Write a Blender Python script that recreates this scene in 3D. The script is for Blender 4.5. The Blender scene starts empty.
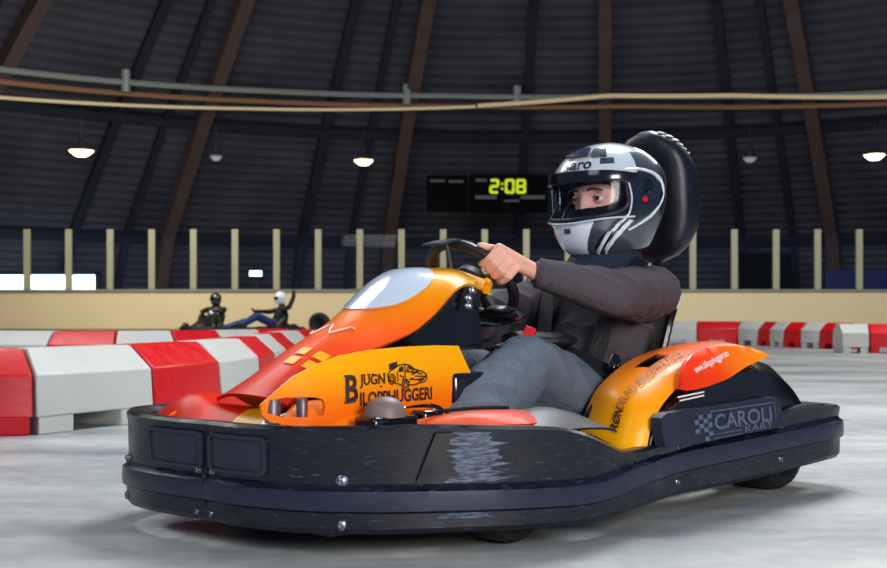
import bpy, bmesh, math, random
from mathutils import Vector, Matrix, noise, geometry
random.seed(4)
PI = math.pi
V = Vector
sc = bpy.context.scene
COL = sc.collection
def srgb(r, g, b):
    f = lambda c: (c/255/12.92) if c/255 <= .04045 else ((c/255+.055)/1.055)**2.4
    return (f(r), f(g), f(b), 1)

# ------------------------------------------------------------------ materials
def mat(name, col, rough=.5, metal=0, coat=0, spec=.5, emit=None, estr=0, bump=0, bscale=60, var=0, vscale=8, rvar=0, rscale=20, stretch=(1,1,1)):
    m = bpy.data.materials.new(name); m.use_nodes = True
    nt = m.node_tree; N = nt.nodes; L = nt.links
    b = N['Principled BSDF']
    b.inputs['Base Color'].default_value = col
    b.inputs['Roughness'].default_value = rough
    b.inputs['Metallic'].default_value = metal
    b.inputs['Coat Weight'].default_value = coat
    b.inputs['Coat Roughness'].default_value = .08
    b.inputs['Specular IOR Level'].default_value = spec
    tc = N.new('ShaderNodeTexCoord'); mp = N.new('ShaderNodeMapping'); mp.inputs['Scale'].default_value = stretch
    L.new(tc.outputs['Object'], mp.inputs['Vector'])
    if emit: b.inputs['Emission Color'].default_value = emit; b.inputs['Emission Strength'].default_value = estr
    if bump:
        n = N.new('ShaderNodeTexNoise'); n.inputs['Scale'].default_value = bscale; n.inputs['Detail'].default_value = 5
        L.new(mp.outputs[0], n.inputs['Vector'])
        bp = N.new('ShaderNodeBump'); bp.inputs['Strength'].default_value = bump; bp.inputs['Distance'].default_value = .01
        L.new(n.outputs['Fac'], bp.inputs['Height']); L.new(bp.outputs[0], b.inputs['Normal'])
    if var:
        n = N.new('ShaderNodeTexNoise'); n.inputs['Scale'].default_value = vscale; n.inputs['Detail'].default_value = 6
        L.new(mp.outputs[0], n.inputs['Vector'])
        mx = N.new('ShaderNodeMix'); mx.data_type = 'RGBA'
        mx.inputs[6].default_value = tuple(c*(1-var) for c in col[:3])+(1,)
        mx.inputs[7].default_value = tuple(min(1, c*(1+var)) for c in col[:3])+(1,)
        L.new(n.outputs['Fac'], mx.inputs[0]); L.new(mx.outputs[2], b.inputs['Base Color'])
    if rvar:
        n = N.new('ShaderNodeTexNoise'); n.inputs['Scale'].default_value = rscale; n.inputs['Detail'].default_value = 8
        L.new(mp.outputs[0], n.inputs['Vector'])
        mr = N.new('ShaderNodeMapRange'); mr.inputs[1].default_value = .3; mr.inputs[2].default_value = .7
        mr.inputs[3].default_value = max(.03, rough-rvar); mr.inputs[4].default_value = min(1, rough+rvar)
        L.new(n.outputs['Fac'], mr.inputs[0]); L.new(mr.outputs[0], b.inputs['Roughness'])
    return m

def ramp_mat(name, axis, lo, hi, stops, rough=.42, coat=.1, spec=.15):
    """paint scheme that blends between colours along the part's own axis (a printed livery)"""
    m = mat(name, stops[0][1], rough, coat=coat, spec=spec, rvar=.06, rscale=12)
    nt = m.node_tree; N = nt.nodes; L = nt.links; b = N['Principled BSDF']
    tc = N.new('ShaderNodeTexCoord'); sp = N.new('ShaderNodeSeparateXYZ'); L.new(tc.outputs['Object'], sp.inputs[0])
    mr = N.new('ShaderNodeMapRange'); mr.inputs[1].default_value = lo; mr.inputs[2].default_value = hi
    L.new(sp.outputs['xyz'.index(axis)], mr.inputs[0])
    cr = N.new('ShaderNodeValToRGB'); L.new(mr.outputs[0], cr.inputs[0])
    e = cr.color_ramp.elements
    e[0].position, e[0].color = stops[0]; e[1].position, e[1].color = stops[-1]
    for p, c in stops[1:-1]: x = e.new(p); x.color = c
    L.new(cr.outputs[0], b.inputs['Base Color'])
    return m

YEL = srgb(255, 176, 0); ORG = srgb(250, 112, 0); RED = srgb(232, 40, 8)
M = {}
M['yellow'] = mat('yellow_paint', YEL, .4, coat=.15, spec=.25)
M['hood'] = ramp_mat('hood_paint', 'z', .31, .64, [(0, srgb(215, 26, 0)), (.25, srgb(232, 42, 0)), (.45, srgb(250, 88, 0)), (.72, srgb(250, 140, 0)), (.85, srgb(240, 165, 10)), (1, srgb(228, 160, 15))], coat=.08, rough=.38, spec=.12)
M['panel'] = ramp_mat('panel_paint', 'z', .26, .44, [(0, srgb(250, 92, 0)), (.35, srgb(252, 122, 0)), (.7, srgb(255, 170, 0)), (1, srgb(255, 178, 0))])
M['strip'] = ramp_mat('fender_paint', 'z', .2, .43, [(0, srgb(255, 176, 0)), (.55, srgb(252, 150, 0)), (1, srgb(245, 95, 0))])
M['petal'] = ramp_mat('petal_paint', 'x', -.52, -.05, [(0, srgb(250, 150, 0)), (.35, srgb(252, 120, 0)), (.6, srgb(248, 70, 4)), (1, srgb(240, 45, 10))])
M['red'] = mat('red_paint', srgb(226, 34, 0), .38, coat=.05, spec=.1)
M['orange'] = mat('orange_paint', srgb(252, 125, 0), .4, coat=.15, spec=.25)
M['podorange'] = ramp_mat('pod_paint', 'x', .3, .68, [(0, srgb(178, 30, 6)), (.5, srgb(215, 55, 2)), (1, srgb(225, 85, 0))], rough=.5, coat=.05, spec=.15)
M['plastic'] = mat('black_plastic', srgb(17, 20, 32), .34, rvar=.16, rscale=14, bump=.12, bscale=30, var=.35, vscale=9, stretch=(1, 1, 5))
M['plastic2'] = mat('ridge_plastic', srgb(28, 35, 55), .34, rvar=.12, rscale=10, var=.25, vscale=6, stretch=(1, 1, 6))
M['black'] = mat('matt_black', srgb(14, 14, 17), .5, rvar=.15)
M['gloss'] = mat('gloss_black', srgb(12, 12, 15), .18, coat=.5)
M['tint'] = mat('smoky_pod_cover', srgb(27, 23, 27), .5)
M['rubber'] = mat('tyre_rubber', srgb(20, 20, 21), .75, bump=.3, bscale=40)
M['steel'] = mat('steel', srgb(150, 155, 165), .3, metal=1, rvar=.1)
M['tube'] = mat('chassis_tube', srgb(40, 42, 48), .35, metal=.7)
M['greyplate'] = mat('plate_grey', srgb(36, 41, 56), .45, var=.3, vscale=12, rvar=.15)
def scuffed(name, base, scr, p0, p1, rough, scale=26, st=(1, 1, 7)):
    """dark moulded plastic with pale scrape marks running along it"""
    m = mat(name, base, rough, rvar=.12, rscale=14); nt = m.node_tree; N = nt.nodes; L = nt.links
    tc = N.new('ShaderNodeTexCoord'); mp = N.new('ShaderNodeMapping'); mp.inputs['Scale'].default_value = st; L.new(tc.outputs['Object'], mp.inputs[0])
    n = N.new('ShaderNodeTexNoise'); n.inputs['Scale'].default_value = scale; n.inputs['Detail'].default_value = 9; n.inputs['Roughness'].default_value = .7; L.new(mp.outputs[0], n.inputs['Vector'])
    cr = N.new('ShaderNodeValToRGB'); e = cr.color_ramp.elements; e[0].position = p0; e[0].color = base; e[1].position = p1; e[1].color = scr
    L.new(n.outputs['Fac'], cr.inputs[0]); L.new(cr.outputs[0], N['Principled BSDF'].inputs['Base Color']); return m
M['plastic'] = scuffed('black_plastic', srgb(12, 15, 27), srgb(96, 110, 136), .58, .80, .34)
M['plastic2'] = scuffed('ridge_plastic', srgb(27, 34, 54), srgb(92, 104, 128), .60, .85, .34)
M['scuff_shine'] = scuffed('scuff_highlight_plastic', srgb(16, 20, 33), srgb(122, 140, 166), .40, .75, .4, 30)  # pale tone paints the bumper's highlight along with its scuffs
M['logo'] = mat('logo_print', srgb(84, 98, 122), .45)
M['text'] = mat('brown_lettering', srgb(48, 26, 6), .5)
M['text2'] = mat('faded_lettering', srgb(150, 92, 10), .5)
M['white'] = mat('white_print', srgb(238, 236, 228), .4)
M['plate_white'] = mat('number_plate_white', srgb(205, 218, 232), .18, coat=.8)
M['dome'] = mat('grey_dome_plastic', srgb(120, 104, 98), .5)
M['skin'] = mat('skin', srgb(232, 172, 148), .5, var=.08, vscale=20)
M['skin'].node_tree.nodes['Principled BSDF'].inputs['Subsurface Weight'].default_value = .1
M['skin'].node_tree.nodes['Principled BSDF'].inputs['Subsurface Radius'].default_value = (.01, .004, .002)
M['hoodie'] = mat('hoodie_cotton', srgb(82, 75, 80), .9, bump=.35, bscale=90, var=.12, vscale=10, spec=.15)
M['collar'] = mat('navy_collar', srgb(22, 30, 52), .7, bump=.2, bscale=80)
M['strap'] = mat('black_webbing', srgb(16, 15, 20), .55, bump=.3, bscale=120)
M['bala'] = mat('balaclava', srgb(12, 14, 22), .9, bump=.3, bscale=120, spec=.2)
M['redtag'] = mat('red_tag', srgb(215, 22, 30), .4, emit=None)
# denim trousers: twill ribs
m = mat('grey_denim', srgb(88, 98, 108), .85, spec=.2, var=.2, vscale=30)
nt = m.node_tree; N = nt.nodes; L = nt.links
tc = N.new('ShaderNodeTexCoord'); wv = N.new('ShaderNodeTexWave'); wv.bands_direction = 'DIAGONAL'
wv.inputs['Scale'].default_value = 70; wv.inputs['Distortion'].default_value = 4; wv.inputs['Detail'].default_value = 3; wv.inputs['Detail Scale'].default_value = 2
L.new(tc.outputs['Object'], wv.inputs['Vector'])
bp = N.new('ShaderNodeBump'); bp.inputs['Strength'].default_value = .5; bp.inputs['Distance'].default_value = .005
L.new(wv.outputs['Fac'], bp.inputs['Height']); L.new(bp.outputs[0], N['Principled BSDF'].inputs['Normal'])
M['denim'] = m; m.node_tree.nodes['Mix'].inputs[6].default_value = srgb(84, 95, 108); m.node_tree.nodes['Mix'].inputs[7].default_value = srgb(112, 124, 136)
# helmet paints
M['h_silver'] = mat('helmet_silver', srgb(215, 224, 228), .2, metal=.1, coat=1, var=.12, vscale=9)
M['h_white'] = mat('helmet_white', srgb(228, 242, 250), .2, coat=1)
M['h_grey'] = mat('helmet_grey', srgb(84, 90, 100), .28, metal=.5, coat=1, var=.3, vscale=10)
M['h_dark'] = mat('helmet_dark', srgb(20, 26, 38), .22, coat=1)
M['h_dark2'] = mat('headrest_vinyl', srgb(14, 17, 28), .42, bump=.1)
M['eyewhite'] = mat('eye_white', srgb(225, 215, 205), .2)
M['iris'] = mat('iris_brown', srgb(45, 28, 18), .2, coat=1)
M['hair'] = mat('brow_hair', srgb(70, 42, 28), .8)
def glass_mat(name, tint, alpha, rough=.03):
    m = bpy.data.materials.new(name); m.use_nodes = True
    nt = m.node_tree; N = nt.nodes; L = nt.links; N.clear()
    o = N.new('ShaderNodeOutputMaterial'); mx = N.new('ShaderNodeMixShader'); t = N.new('ShaderNodeBsdfTransparent'); g = N.new('ShaderNodeBsdfGlossy')
    t.inputs[0].default_value = tint; g.inputs['Roughness'].default_value = rough; mx.inputs[0].default_value = alpha
    L.new(t.outputs[0], mx.inputs[1]); L.new(g.outputs[0], mx.inputs[2]); L.new(mx.outputs[0], o.inputs[0])
    return m
M['visor'] = glass_mat('visor_clear', (.95, .97, 1, 1), .012, .12)
M['visor_tint'] = glass_mat('visor_tinted', (.08, .11, .2, 1), .10)
M['rinkglass'] = glass_mat('rink_glass', (.93, .95, .97, 1), .012)
# barrier plastics
M['b_red'] = mat('barrier_red', srgb(214, 14, 24), .38, rvar=.1, var=.14, vscale=5)
M['b_white'] = mat('barrier_white', srgb(200, 200, 192), .42, rvar=.1, var=.08, vscale=4)
M['board'] = mat('board_cream', srgb(205, 190, 152), .45, var=.06, vscale=.6)
M['board_rail'] = mat('board_rail', srgb(120, 122, 112), .5)
M['post'] = mat('post_pale', srgb(150, 148, 126), .5)
M['rib'] = mat('timber_rib', srgb(84, 68, 68), .7, var=.25, vscale=2)
M['rib2'] = mat('dark_rib', srgb(30, 35, 52), .6, var=.2, vscale=2)
M['pipe_a'] = mat('pipe_pale', srgb(150, 160, 160), .4, metal=.2)
M['pipe_b'] = mat('pipe_brown', srgb(150, 112, 84), .5)
M['pipe_c'] = mat('pipe_cream_glow', srgb(235, 218, 180), .4, emit=srgb(255, 226, 180), estr=.12)  # faint glow added to the trays in place of light falling on them
M['lampshade'] = mat('lamp_shade', srgb(60, 62, 68), .5, metal=.3)
M['lampglow'] = mat('lamp_glow', (1, 1, 1, 1), .5, emit=srgb(255, 232, 190), estr=7)
M['lampdim'] = mat('lamp_dim', (.5, .5, .5, 1), .5, emit=srgb(190, 200, 225), estr=.22)
M['lampcool'] = mat('lamp_cool', (1, 1, 1, 1), .5, emit=srgb(200, 255, 250), estr=4)
M['daylight'] = mat('daylight_pane', (1, 1, 1, 1), .5, emit=srgb(225, 255, 252), estr=3)
M['digits'] = mat('digit_glow', (0, 0, 0, 1), .5, emit=srgb(205, 225, 0), estr=.9)
M['board_black'] = mat('scoreboard_black', srgb(6, 6, 9), .8, spec=.1)
M['dimwhite'] = mat('dim_white_panel', srgb(90, 92, 100), .6)
M['bluebench'] = mat('blue_bench', srgb(24, 40, 110), .5)
M['white_shirt'] = mat('white_bib', srgb(225, 225, 225), .8)
M['blue_cloth'] = mat('blue_cloth', srgb(24, 50, 110), .8)

# floor
m = mat('concrete_floor', srgb(160, 166, 168), .42); M['floor'] = m
nt = m.node_tree; N = nt.nodes; L = nt.links; b = N['Principled BSDF']
tc = N.new('ShaderNodeTexCoord')
def nz(scale, st=(1,1,1), rot=0, det=8):
    mp = N.new('ShaderNodeMapping'); mp.inputs['Scale'].default_value = st; mp.inputs['Rotation'].default_value = (0, 0, rot)
    L.new(tc.outputs['Object'], mp.inputs[0])
    n = N.new('ShaderNodeTexNoise'); n.inputs['Scale'].default_value = scale; n.inputs['Detail'].default_value = det; n.inputs['Roughness'].default_value = .62
    L.new(mp.outputs[0], n.inputs['Vector']); return n
n1 = nz(.9, (1, 1.6, 1), .3); n2 = nz(1.1, (.22, 1.5, 1), .18, 6); n3 = nz(14)
cr = N.new('ShaderNodeValToRGB'); cr.color_ramp.elements[0].position = .36; cr.color_ramp.elements[0].color = srgb(104, 112, 122)
cr.color_ramp.elements[1].position = .60; cr.color_ramp.elements[1].color = srgb(192, 195, 188)
mx = N.new('ShaderNodeMix'); mx.data_type = 'FLOAT'; mx.inputs[0].default_value = .55
L.new(n1.outputs[0], mx.inputs[2]); L.new(n2.outputs[0], mx.inputs[3])
mx2 = N.new('ShaderNodeMix'); mx2.data_type = 'FLOAT'; mx2.inputs[0].default_value = .18
L.new(mx.outputs[0], mx2.inputs[2]); L.new(n3.outputs[0], mx2.inputs[3])
L.new(mx2.outputs[0], cr.inputs[0]); L.new(cr.outputs[0], b.inputs['Base Color'])
mr = N.new('ShaderNodeMapRange'); mr.inputs[3].default_value = .3; mr.inputs[4].default_value = .6
L.new(n2.outputs[0], mr.inputs[0]); L.new(mr.outputs[0], b.inputs['Roughness'])
bp = N.new('ShaderNodeBump'); bp.inputs['Strength'].default_value = .15; bp.inputs['Distance'].default_value = .01
L.new(n3.outputs[0], bp.inputs['Height']); L.new(bp.outputs[0], b.inputs['Normal'])
# corrugated roof
m = mat('corrugated_roof', srgb(60, 62, 74), .6); M['roof'] = m
nt = m.node_tree; N = nt.nodes; L = nt.links; b = N['Principled BSDF']
tc = N.new('ShaderNodeTexCoord'); sp = N.new('ShaderNodeSeparateXYZ'); L.new(tc.outputs['Object'], sp.inputs[0])
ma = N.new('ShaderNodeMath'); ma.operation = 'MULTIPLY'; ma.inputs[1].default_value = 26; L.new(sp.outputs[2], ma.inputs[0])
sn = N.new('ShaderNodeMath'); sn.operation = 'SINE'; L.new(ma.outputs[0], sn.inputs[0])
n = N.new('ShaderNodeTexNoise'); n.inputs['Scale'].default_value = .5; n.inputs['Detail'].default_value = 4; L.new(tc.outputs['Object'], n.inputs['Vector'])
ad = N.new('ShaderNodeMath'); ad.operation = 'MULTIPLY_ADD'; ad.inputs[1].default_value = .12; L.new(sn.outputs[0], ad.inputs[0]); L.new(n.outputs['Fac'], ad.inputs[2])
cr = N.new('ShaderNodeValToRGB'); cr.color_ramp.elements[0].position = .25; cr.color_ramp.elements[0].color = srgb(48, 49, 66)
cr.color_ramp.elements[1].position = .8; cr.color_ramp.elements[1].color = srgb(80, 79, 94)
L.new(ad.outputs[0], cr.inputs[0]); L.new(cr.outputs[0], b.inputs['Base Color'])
bp = N.new('ShaderNodeBump'); bp.inputs['Strength'].default_value = .35; bp.inputs['Distance'].default_value = .04
L.new(sn.outputs[0], bp.inputs['Height']); L.new(bp.outputs[0], b.inputs['Normal'])

# ------------------------------------------------------------------ mesh helpers
def link(name, me, parent=None):
    o = bpy.data.objects.new(name, me); COL.objects.link(o)
    if parent: o.parent = parent
    return o
def finish(name, bm, mats, parent=None, smooth=True, angle=35, bevel=0):
    if not isinstance(mats, (list, tuple)): mats = [mats]
    bmesh.ops.recalc_face_normals(bm, faces=bm.faces[:])
    me = bpy.data.meshes.new(name); bm.to_mesh(me); bm.free()
    for x in mats: me.materials.append(x)
    if smooth:
        me.shade_smooth()
        try: me.set_sharp_from_angle(angle=math.radians(angle))
        except Exception: pass
    o = link(name, me, parent)
    if bevel:
        md = o.modifiers.new('bevel', 'BEVEL'); md.width = bevel; md.segments = 2; md.limit_method = 'ANGLE'; md.angle_limit = .6
    return o
def thing(name, label, cat, loc=(0,0,0), rz=0, group=None):
    o = bpy.data.objects.new(name, None); COL.objects.link(o); o.location = loc; o.rotation_euler = (0, 0, rz)
    o.empty_display_size = .1; return tag(o, label, cat, group)
def tag(o, label, cat, group=None):
    o['label'] = label; o['category'] = cat
    if group: o['group'] = group
    return o
def struct(o): o['kind'] = 'structure'; return o

def box(bm, c, s, rot=None, mi=0):
    r = bmesh.ops.create_cube(bm, size=1)
    mt = Matrix.Translation(V(c)) @ (rot.to_4x4() if rot else Matrix()) @ Matrix.Diagonal((*s, 1))
    bmesh.ops.transform(bm, matrix=mt, verts=r['verts'])
    for f in {f for v in r['verts'] for f in v.link_faces}: f.material_index = mi
def tube(bm, pts, r, seg=10, closed=False, mi=0):
    pts = [V(p) for p in pts]; n = len(pts); rings = []
    rr = r if isinstance(r, (list, tuple)) else [r]*n
    up = V((0, 0, 1)); prev = None
    for i, p in enumerate(pts):
        a = pts[(i-1) % n] if (closed or i) else p; c = pts[(i+1) % n] if (closed or i < n-1) else p
        t = (c-a).normalized()
        if prev is None:
            x = t.cross(up); x = t.cross(V((1, 0, 0))) if x.length < .01 else x
        else: x = prev - t*prev.dot(t)
        x.normalize(); prev = x; y = t.cross(x)
        rings.append([bm.verts.new(p + (x*math.cos(k*2*PI/seg)+y*math.sin(k*2*PI/seg))*rr[i]) for k in range(seg)])
    m = n if closed else n-1
    for i in range(m):
        A, B = rings[i], rings[(i+1) % n]
        off = 0
        if closed and i == n-1:
            off = min(range(seg), key=lambda o: (A[0].co-B[o].co).length)
        for k in range(seg):
            f = bm.faces.new((A[k], A[(k+1) % seg], B[(k+1+off) % seg], B[(k+off) % seg])); f.material_index = mi
    if not closed:
        bm.faces.new(rings[0][::-1]).material_index = mi; bm.faces.new(rings[-1]).material_index = mi
def basis(ax):
    ax = V(ax).normalized(); x = ax.cross(V((0, 0, 1)))
    if x.length < .01: x = V((1, 0, 0))
    x.normalize(); return x, ax.cross(x), ax
def lathe(bm, prof, c, ax, seg=28, mi=0):
    x, y, z = basis(ax); c = V(c); rings = []
    for r, h in prof:
        if r < 1e-5: rings.append([bm.verts.new(c+z*h)])
        else: rings.append([bm.verts.new(c+z*h+(x*math.cos(k*2*PI/seg)+y*math.sin(k*2*PI/seg))*r) for k in range(seg)])
    for A, B in zip(rings, rings[1:]):
        for k in range(seg):
            q = [A[k % len(A)], A[(k+1) % len(A)], B[(k+1) % len(B)], B[k % len(B)]]
            u = []
            for v in q:
                if v not in u: u.append(v)
            if len(u) > 2: bm.faces.new(u).material_index = mi
def grid(bm, rows, closed_u=False, mi=0, mf=None):
    vs = [[bm.verts.new(p) for p in r] for r in rows]
    for i in range(len(vs)-1):
        n = len(vs[i])
        for j in range(n if closed_u else n-1):
            f = bm.faces.new((vs[i][j], vs[i][(j+1) % n], vs[i+1][(j+1) % n], vs[i+1][j]))
            f.material_index = mf(i, j) if mf else mi
    return vs
def sheet(bm, rows, t, mi=0, mf=None):
    """curved sheet given thickness t (negative = other side)"""
    n, m = len(rows), len(rows[0]); R = [[V(p) for p in r] for r in rows]
    B = []
    for i in range(n):
        b = []
        for j in range(m):
            du = R[min(i+1, n-1)][j]-R[max(i-1, 0)][j]; dv = R[i][min(j+1, m-1)]-R[i][max(j-1, 0)]
            nn = du.cross(dv)
            nn = nn.normalized() if nn.length > 1e-9 else V((0, 0, 1))
            b.append(R[i][j]-nn*t)
        B.append(b)
    a = grid(bm, R, mi=mi, mf=mf); c = grid(bm, [list(r) for r in B], mi=mi, mf=mf)
    edge = [(0, j) for j in range(m)]+[(i, m-1) for i in range(1, n)]+[(n-1, j) for j in range(m-2, -1, -1)]+[(i, 0) for i in range(n-2, 0, -1)]
    for k in range(len(edge)):
        p, q = edge[k], edge[(k+1) % len(edge)]
        try:
            f = bm.faces.new((a[p[0]][p[1]], a[q[0]][q[1]], c[q[0]][q[1]], c[p[0]][p[1]]))
            f.material_index = mf(min(p[0], n-2), min(p[1], m-2)) if mf else mi
        except ValueError: pass
def plate(bm, poly, holes, fn, t, step=.03, mi=0):
    """flat outline (u,v) with holes, bent onto a surface by fn(u,v,depth), thickness t"""
    def inside(p, pg):
        c = False; n = len(pg)
        for i in range(n):
            a, b = pg[i], pg[i-1]
            if (a[1] > p[1]) != (b[1] > p[1]) and p[0] < (b[0]-a[0])*(p[1]-a[1])/(b[1]-a[1])+a[0]: c = not c
        return c
    pts = []; edges = []
    def addloop(pg):
        res = []
        for i in range(len(pg)):
            a, b = V(pg[i]), V(pg[(i+1) % len(pg)]); k = max(1, int((b-a).length/step))
            for q in range(k): res.append(a+(b-a)*q/k)
        s = len(pts); pts.extend(res)
        for i in range(len(res)): edges.append((s+i, s+(i+1) % len(res)))
    addloop(poly)
    for h in holes: addloop(h)
    x0, x1 = min(p[0] for p in poly), max(p[0] for p in poly); y0, y1 = min(p[1] for p in poly), max(p[1] for p in poly)
    bnd = list(pts)
    x = x0+step/2
    while x < x1:
        y = y0+step/2
        while y < y1:
            if inside((x, y), poly) and not any(inside((x, y), h) for h in holes) and min((V((x, y))-b).length for b in bnd) > step*.45: pts.append(V((x, y)))
            y += step
        x += step
    vo, eo, fo, *_ = geometry.delaunay_2d_cdt([V(p) for p in pts], edges, [], 0, 1e-6)
    F = []
    for f in fo:
        c = sum((vo[i] for i in f), V((0, 0)))/len(f)
        if inside(c, poly) and not any(inside(c, h) for h in holes): F.append(f)
    A = [bm.verts.new(fn(v[0], v[1], 0)) for v in vo]; B = [bm.verts.new(fn(v[0], v[1], t)) for v in vo]
    ec = {}
    for f in F:
        bm.faces.new([A[i] for i in f]).material_index = mi; bm.faces.new([B[i] for i in f][::-1]).material_index = mi
        for i in range(len(f)):
            e = (f[i], f[(i+1) % len(f)]); ec[e] = 1
    for (a, b) in ec:
        if (b, a) not in ec: bm.faces.new((A[b], A[a], B[a], B[b])).material_index = mi
    for v in A+B:
        if not v.link_faces: bm.verts.remove(v)
def catmull(P, k=4):
    out = []
    n = len(P); P = [list(p) for p in P]
    for i in range(n-1):
        a, b, c, d = P[max(i-1, 0)], P[i], P[i+1], P[min(i+2, n-1)]
        for q in range(k):
            t = q/k
            out.append([.5*((2*b[j])+(-a[j]+c[j])*t+(2*a[j]-5*b[j]+4*c[j]-d[j])*t*t+(-a[j]+3*b[j]-3*c[j]+d[j])*t**3) for j in range(len(b))])
    out.append(P[-1]); return out
def interp(tab, x):
    if x <= tab[0][0]: return tab[0][1]
    for (a, b), (c, d) in zip(tab, tab[1:]):
        if x <= c: return b+(d-b)*(x-a)/(c-a)
    return tab[-1][1]
def text_verts(s, size, offset=0, align='LEFT'):
    cu = bpy.data.curves.new('t', 'FONT'); cu.body = s; cu.size = size; cu.offset = offset; cu.align_x = align; cu.resolution_u = 3
    o = bpy.data.objects.new('t', cu); COL.objects.link(o)
    dg = bpy.context.evaluated_depsgraph_get(); me = bpy.data.meshes.new_from_object(o.evaluated_get(dg))
    bpy.data.objects.remove(o); vs = [v.co.copy() for v in me.vertices]; fs = [tuple(p.vertices) for p in me.polygons]
    bpy.data.meshes.remove(me); return vs, fs
def text_on(name, items, fn, m, parent):
    """items: (string, u, v, width, height); letters scaled to the width and height, laid on fn(u, v)"""
    bm = bmesh.new()
    for s, u, v, w, h, off in items:
        vs, fs = text_verts(s, 1, off)
        x0, x1 = min(p.x for p in vs), max(p.x for p in vs); y0, y1 = min(p.y for p in vs), max(p.y for p in vs)
        bb = [bm.verts.new(fn(u+(p.x-x0)/(x1-x0)*w, v+(p.y-y0)/(y1-y0)*h)) for p in vs]
        for f in fs:
            try: bm.faces.new([bb[i] for i in f])
            except ValueError: pass
    return finish(name, bm, m, parent, smooth=False)

_ico = bmesh.new(); bmesh.ops.create_icosphere(_ico, subdivisions=2, radius=1); ICO = [v.co.copy() for v in _ico.verts]; _ico.free()
def hullpair(bm, a, ra, b, rb=None):
    """convex link between two ellipsoids"""
    if not isinstance(ra, (tuple, list)): ra = (ra,)*3
    if not isinstance(rb, (tuple, list)): rb = (rb,)*3
    t = bmesh.new()
    for c, r in ((V(a), ra), (V(b), rb)):
        for q in ICO: t.verts.new((c.x+q.x*r[0], c.y+q.y*r[1], c.z+q.z*r[2]))
    bmesh.ops.convex_hull(t, input=t.verts[:], use_existing_faces=False)
    mp = {}
    for f in t.faces:
        vs = []
        for v in f.verts:
            if v not in mp: mp[v] = bm.verts.new(v.co)
            vs.append(mp[v])
        bm.faces.new(vs)
    t.free()
def chain(bm, pts):
    for (a, ra), (b, rb) in zip(pts, pts[1:]): hullpair(bm, a, ra, b, rb)
def remesh(name, bm, m, parent, voxel=.006, smooth=3, disp=None):
    me = bpy.data.meshes.new('tmp'); bm.to_mesh(me); bm.free()
    o = bpy.data.objects.new('tmp', me); COL.objects.link(o)
    r = o.modifiers.new('r', 'REMESH'); r.mode = 'VOXEL'; r.voxel_size = voxel
    s = o.modifiers.new('s', 'SMOOTH'); s.iterations = smooth; s.factor = .5
    dg = bpy.context.evaluated_depsgraph_get(); me2 = bpy.data.meshes.new_from_object(o.evaluated_get(dg))
    bpy.data.objects.remove(o); bpy.data.meshes.remove(me)
    if disp:
        ns = [v.normal.copy() for v in me2.vertices]
        for v, nn in zip(me2.vertices, ns): v.co += nn*disp(v.co)
    me2.name = name; me2.materials.clear(); me2.materials.append(m); me2.shade_smooth()
    return link(name, me2, parent)

# ================================================================== THE SETTING
bm = bmesh.new(); box(bm, (0, 16, -.05), (90, 80, .1)); struct(finish('floor', bm, M['floor'], smooth=False))
CX, CY = 2.67, 19.82                                   # axis of the round hall
PROF = [(25.5, 0), (24, 3), (20.5, 6.2), (16.5, 9.5), (9, 13.5), (.3, 15.5)]
def rho(z):
    t = [(b, a) for a, b in PROF]; return interp(t, z)
def hall(az, z, inset=0):
    a = math.radians(az); r = rho(z)-inset; return V((CX+r*math.sin(a), CY+r*math.cos(a), z))
zs = [0, 1, 2, 3, 4, 5, 6.2, 7.5, 8.5, 9.5, 11, 12.3, 13.5, 14.6, 15.5]
bm = bmesh.new(); grid(bm, [[hall(az, z) for az in range(-110, 111, 5)] for z in zs if z <= 3.01]); struct(finish('wall_back', bm, M['roof']))
bm = bmesh.new(); grid(bm, [[hall(az, z) for az in range(-110, 111, 5)] for z in zs if z >= 3]); struct(finish('ceiling', bm, M['roof']))
def rib(name, az, w, d, m, ins=0, zt=14.8):
    az += 7.66; bm = bmesh.new(); a = math.radians(az); tx = V((math.cos(a), -math.sin(a), 0)); rows = []
    for z in [0, 1.5, 3, 4.6, 6.2, 7.8, 9.5, 11.5, 13.5, zt]:
        p0 = hall(az, z, .05+ins); p1 = hall(az, z, .05+d+ins)
        rows.append([p0-tx*w, p0+tx*w, p1+tx*w, p1-tx*w])
    vs = grid(bm, rows, closed_u=True); bm.faces.new(vs[0]); bm.faces.new(vs[-1][::-1])
    return struct(finish(name, bm, m, smooth=False))
k = 1
for i in range(-3, 4):
    rib('trim_%d' % k, i*19, .2, .6, M['rib']); k += 1
for i in range(-3, 3):
    rib('trim_%d' % k, i*19+11.5, .14, .3, M['rib2']); k += 1
for i in (-3, -2, -1, 1):
    rib('trim_%d' % k, i*19-3.2, .1, .25, M['rib2']); k += 1
def ring(name, zf, r_in, r, a0, a1, m, sec=8):
    """pipe round the hall; zf is a height or a table of (bearing, height)"""
    bm = bmesh.new(); n = 48; f = (lambda a: zf) if isinstance(zf, (int, float)) else (lambda a: interp(zf, a))
    tube(bm, [hall(a0+(a1-a0)*i/n, f(a0+(a1-a0)*i/n), r_in) for i in range(n+1)], r, sec); return finish(name, bm, m)
for z in (6.35, 10.4, 3.0):
    struct(ring('trim_%d' % k, z, .2, .2, -75, 75, M['rib2'], sec=4)); k += 1
PZ = [(-70, 6.75), (-50, 6.95), (-25, 7.22), (-8, 7.34), (10, 7.32), (33, 6.98), (70, 6.6)]
pipe0 = tag(ring('service_pipe', PZ, .75, .09, -70, 70, M['pipe_a']), 'pale pipe curving along the back of the hall, upper of the two tied together', 'pipe', 'pipes round the hall')
tag(ring('service_pipe', [(a, z-.27) for a, z in PZ], .75, .08, -70, 70, M['pipe_b']), 'brownish pipe running just under the pale pipe high on the back wall', 'pipe', 'pipes round the hall')
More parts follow.
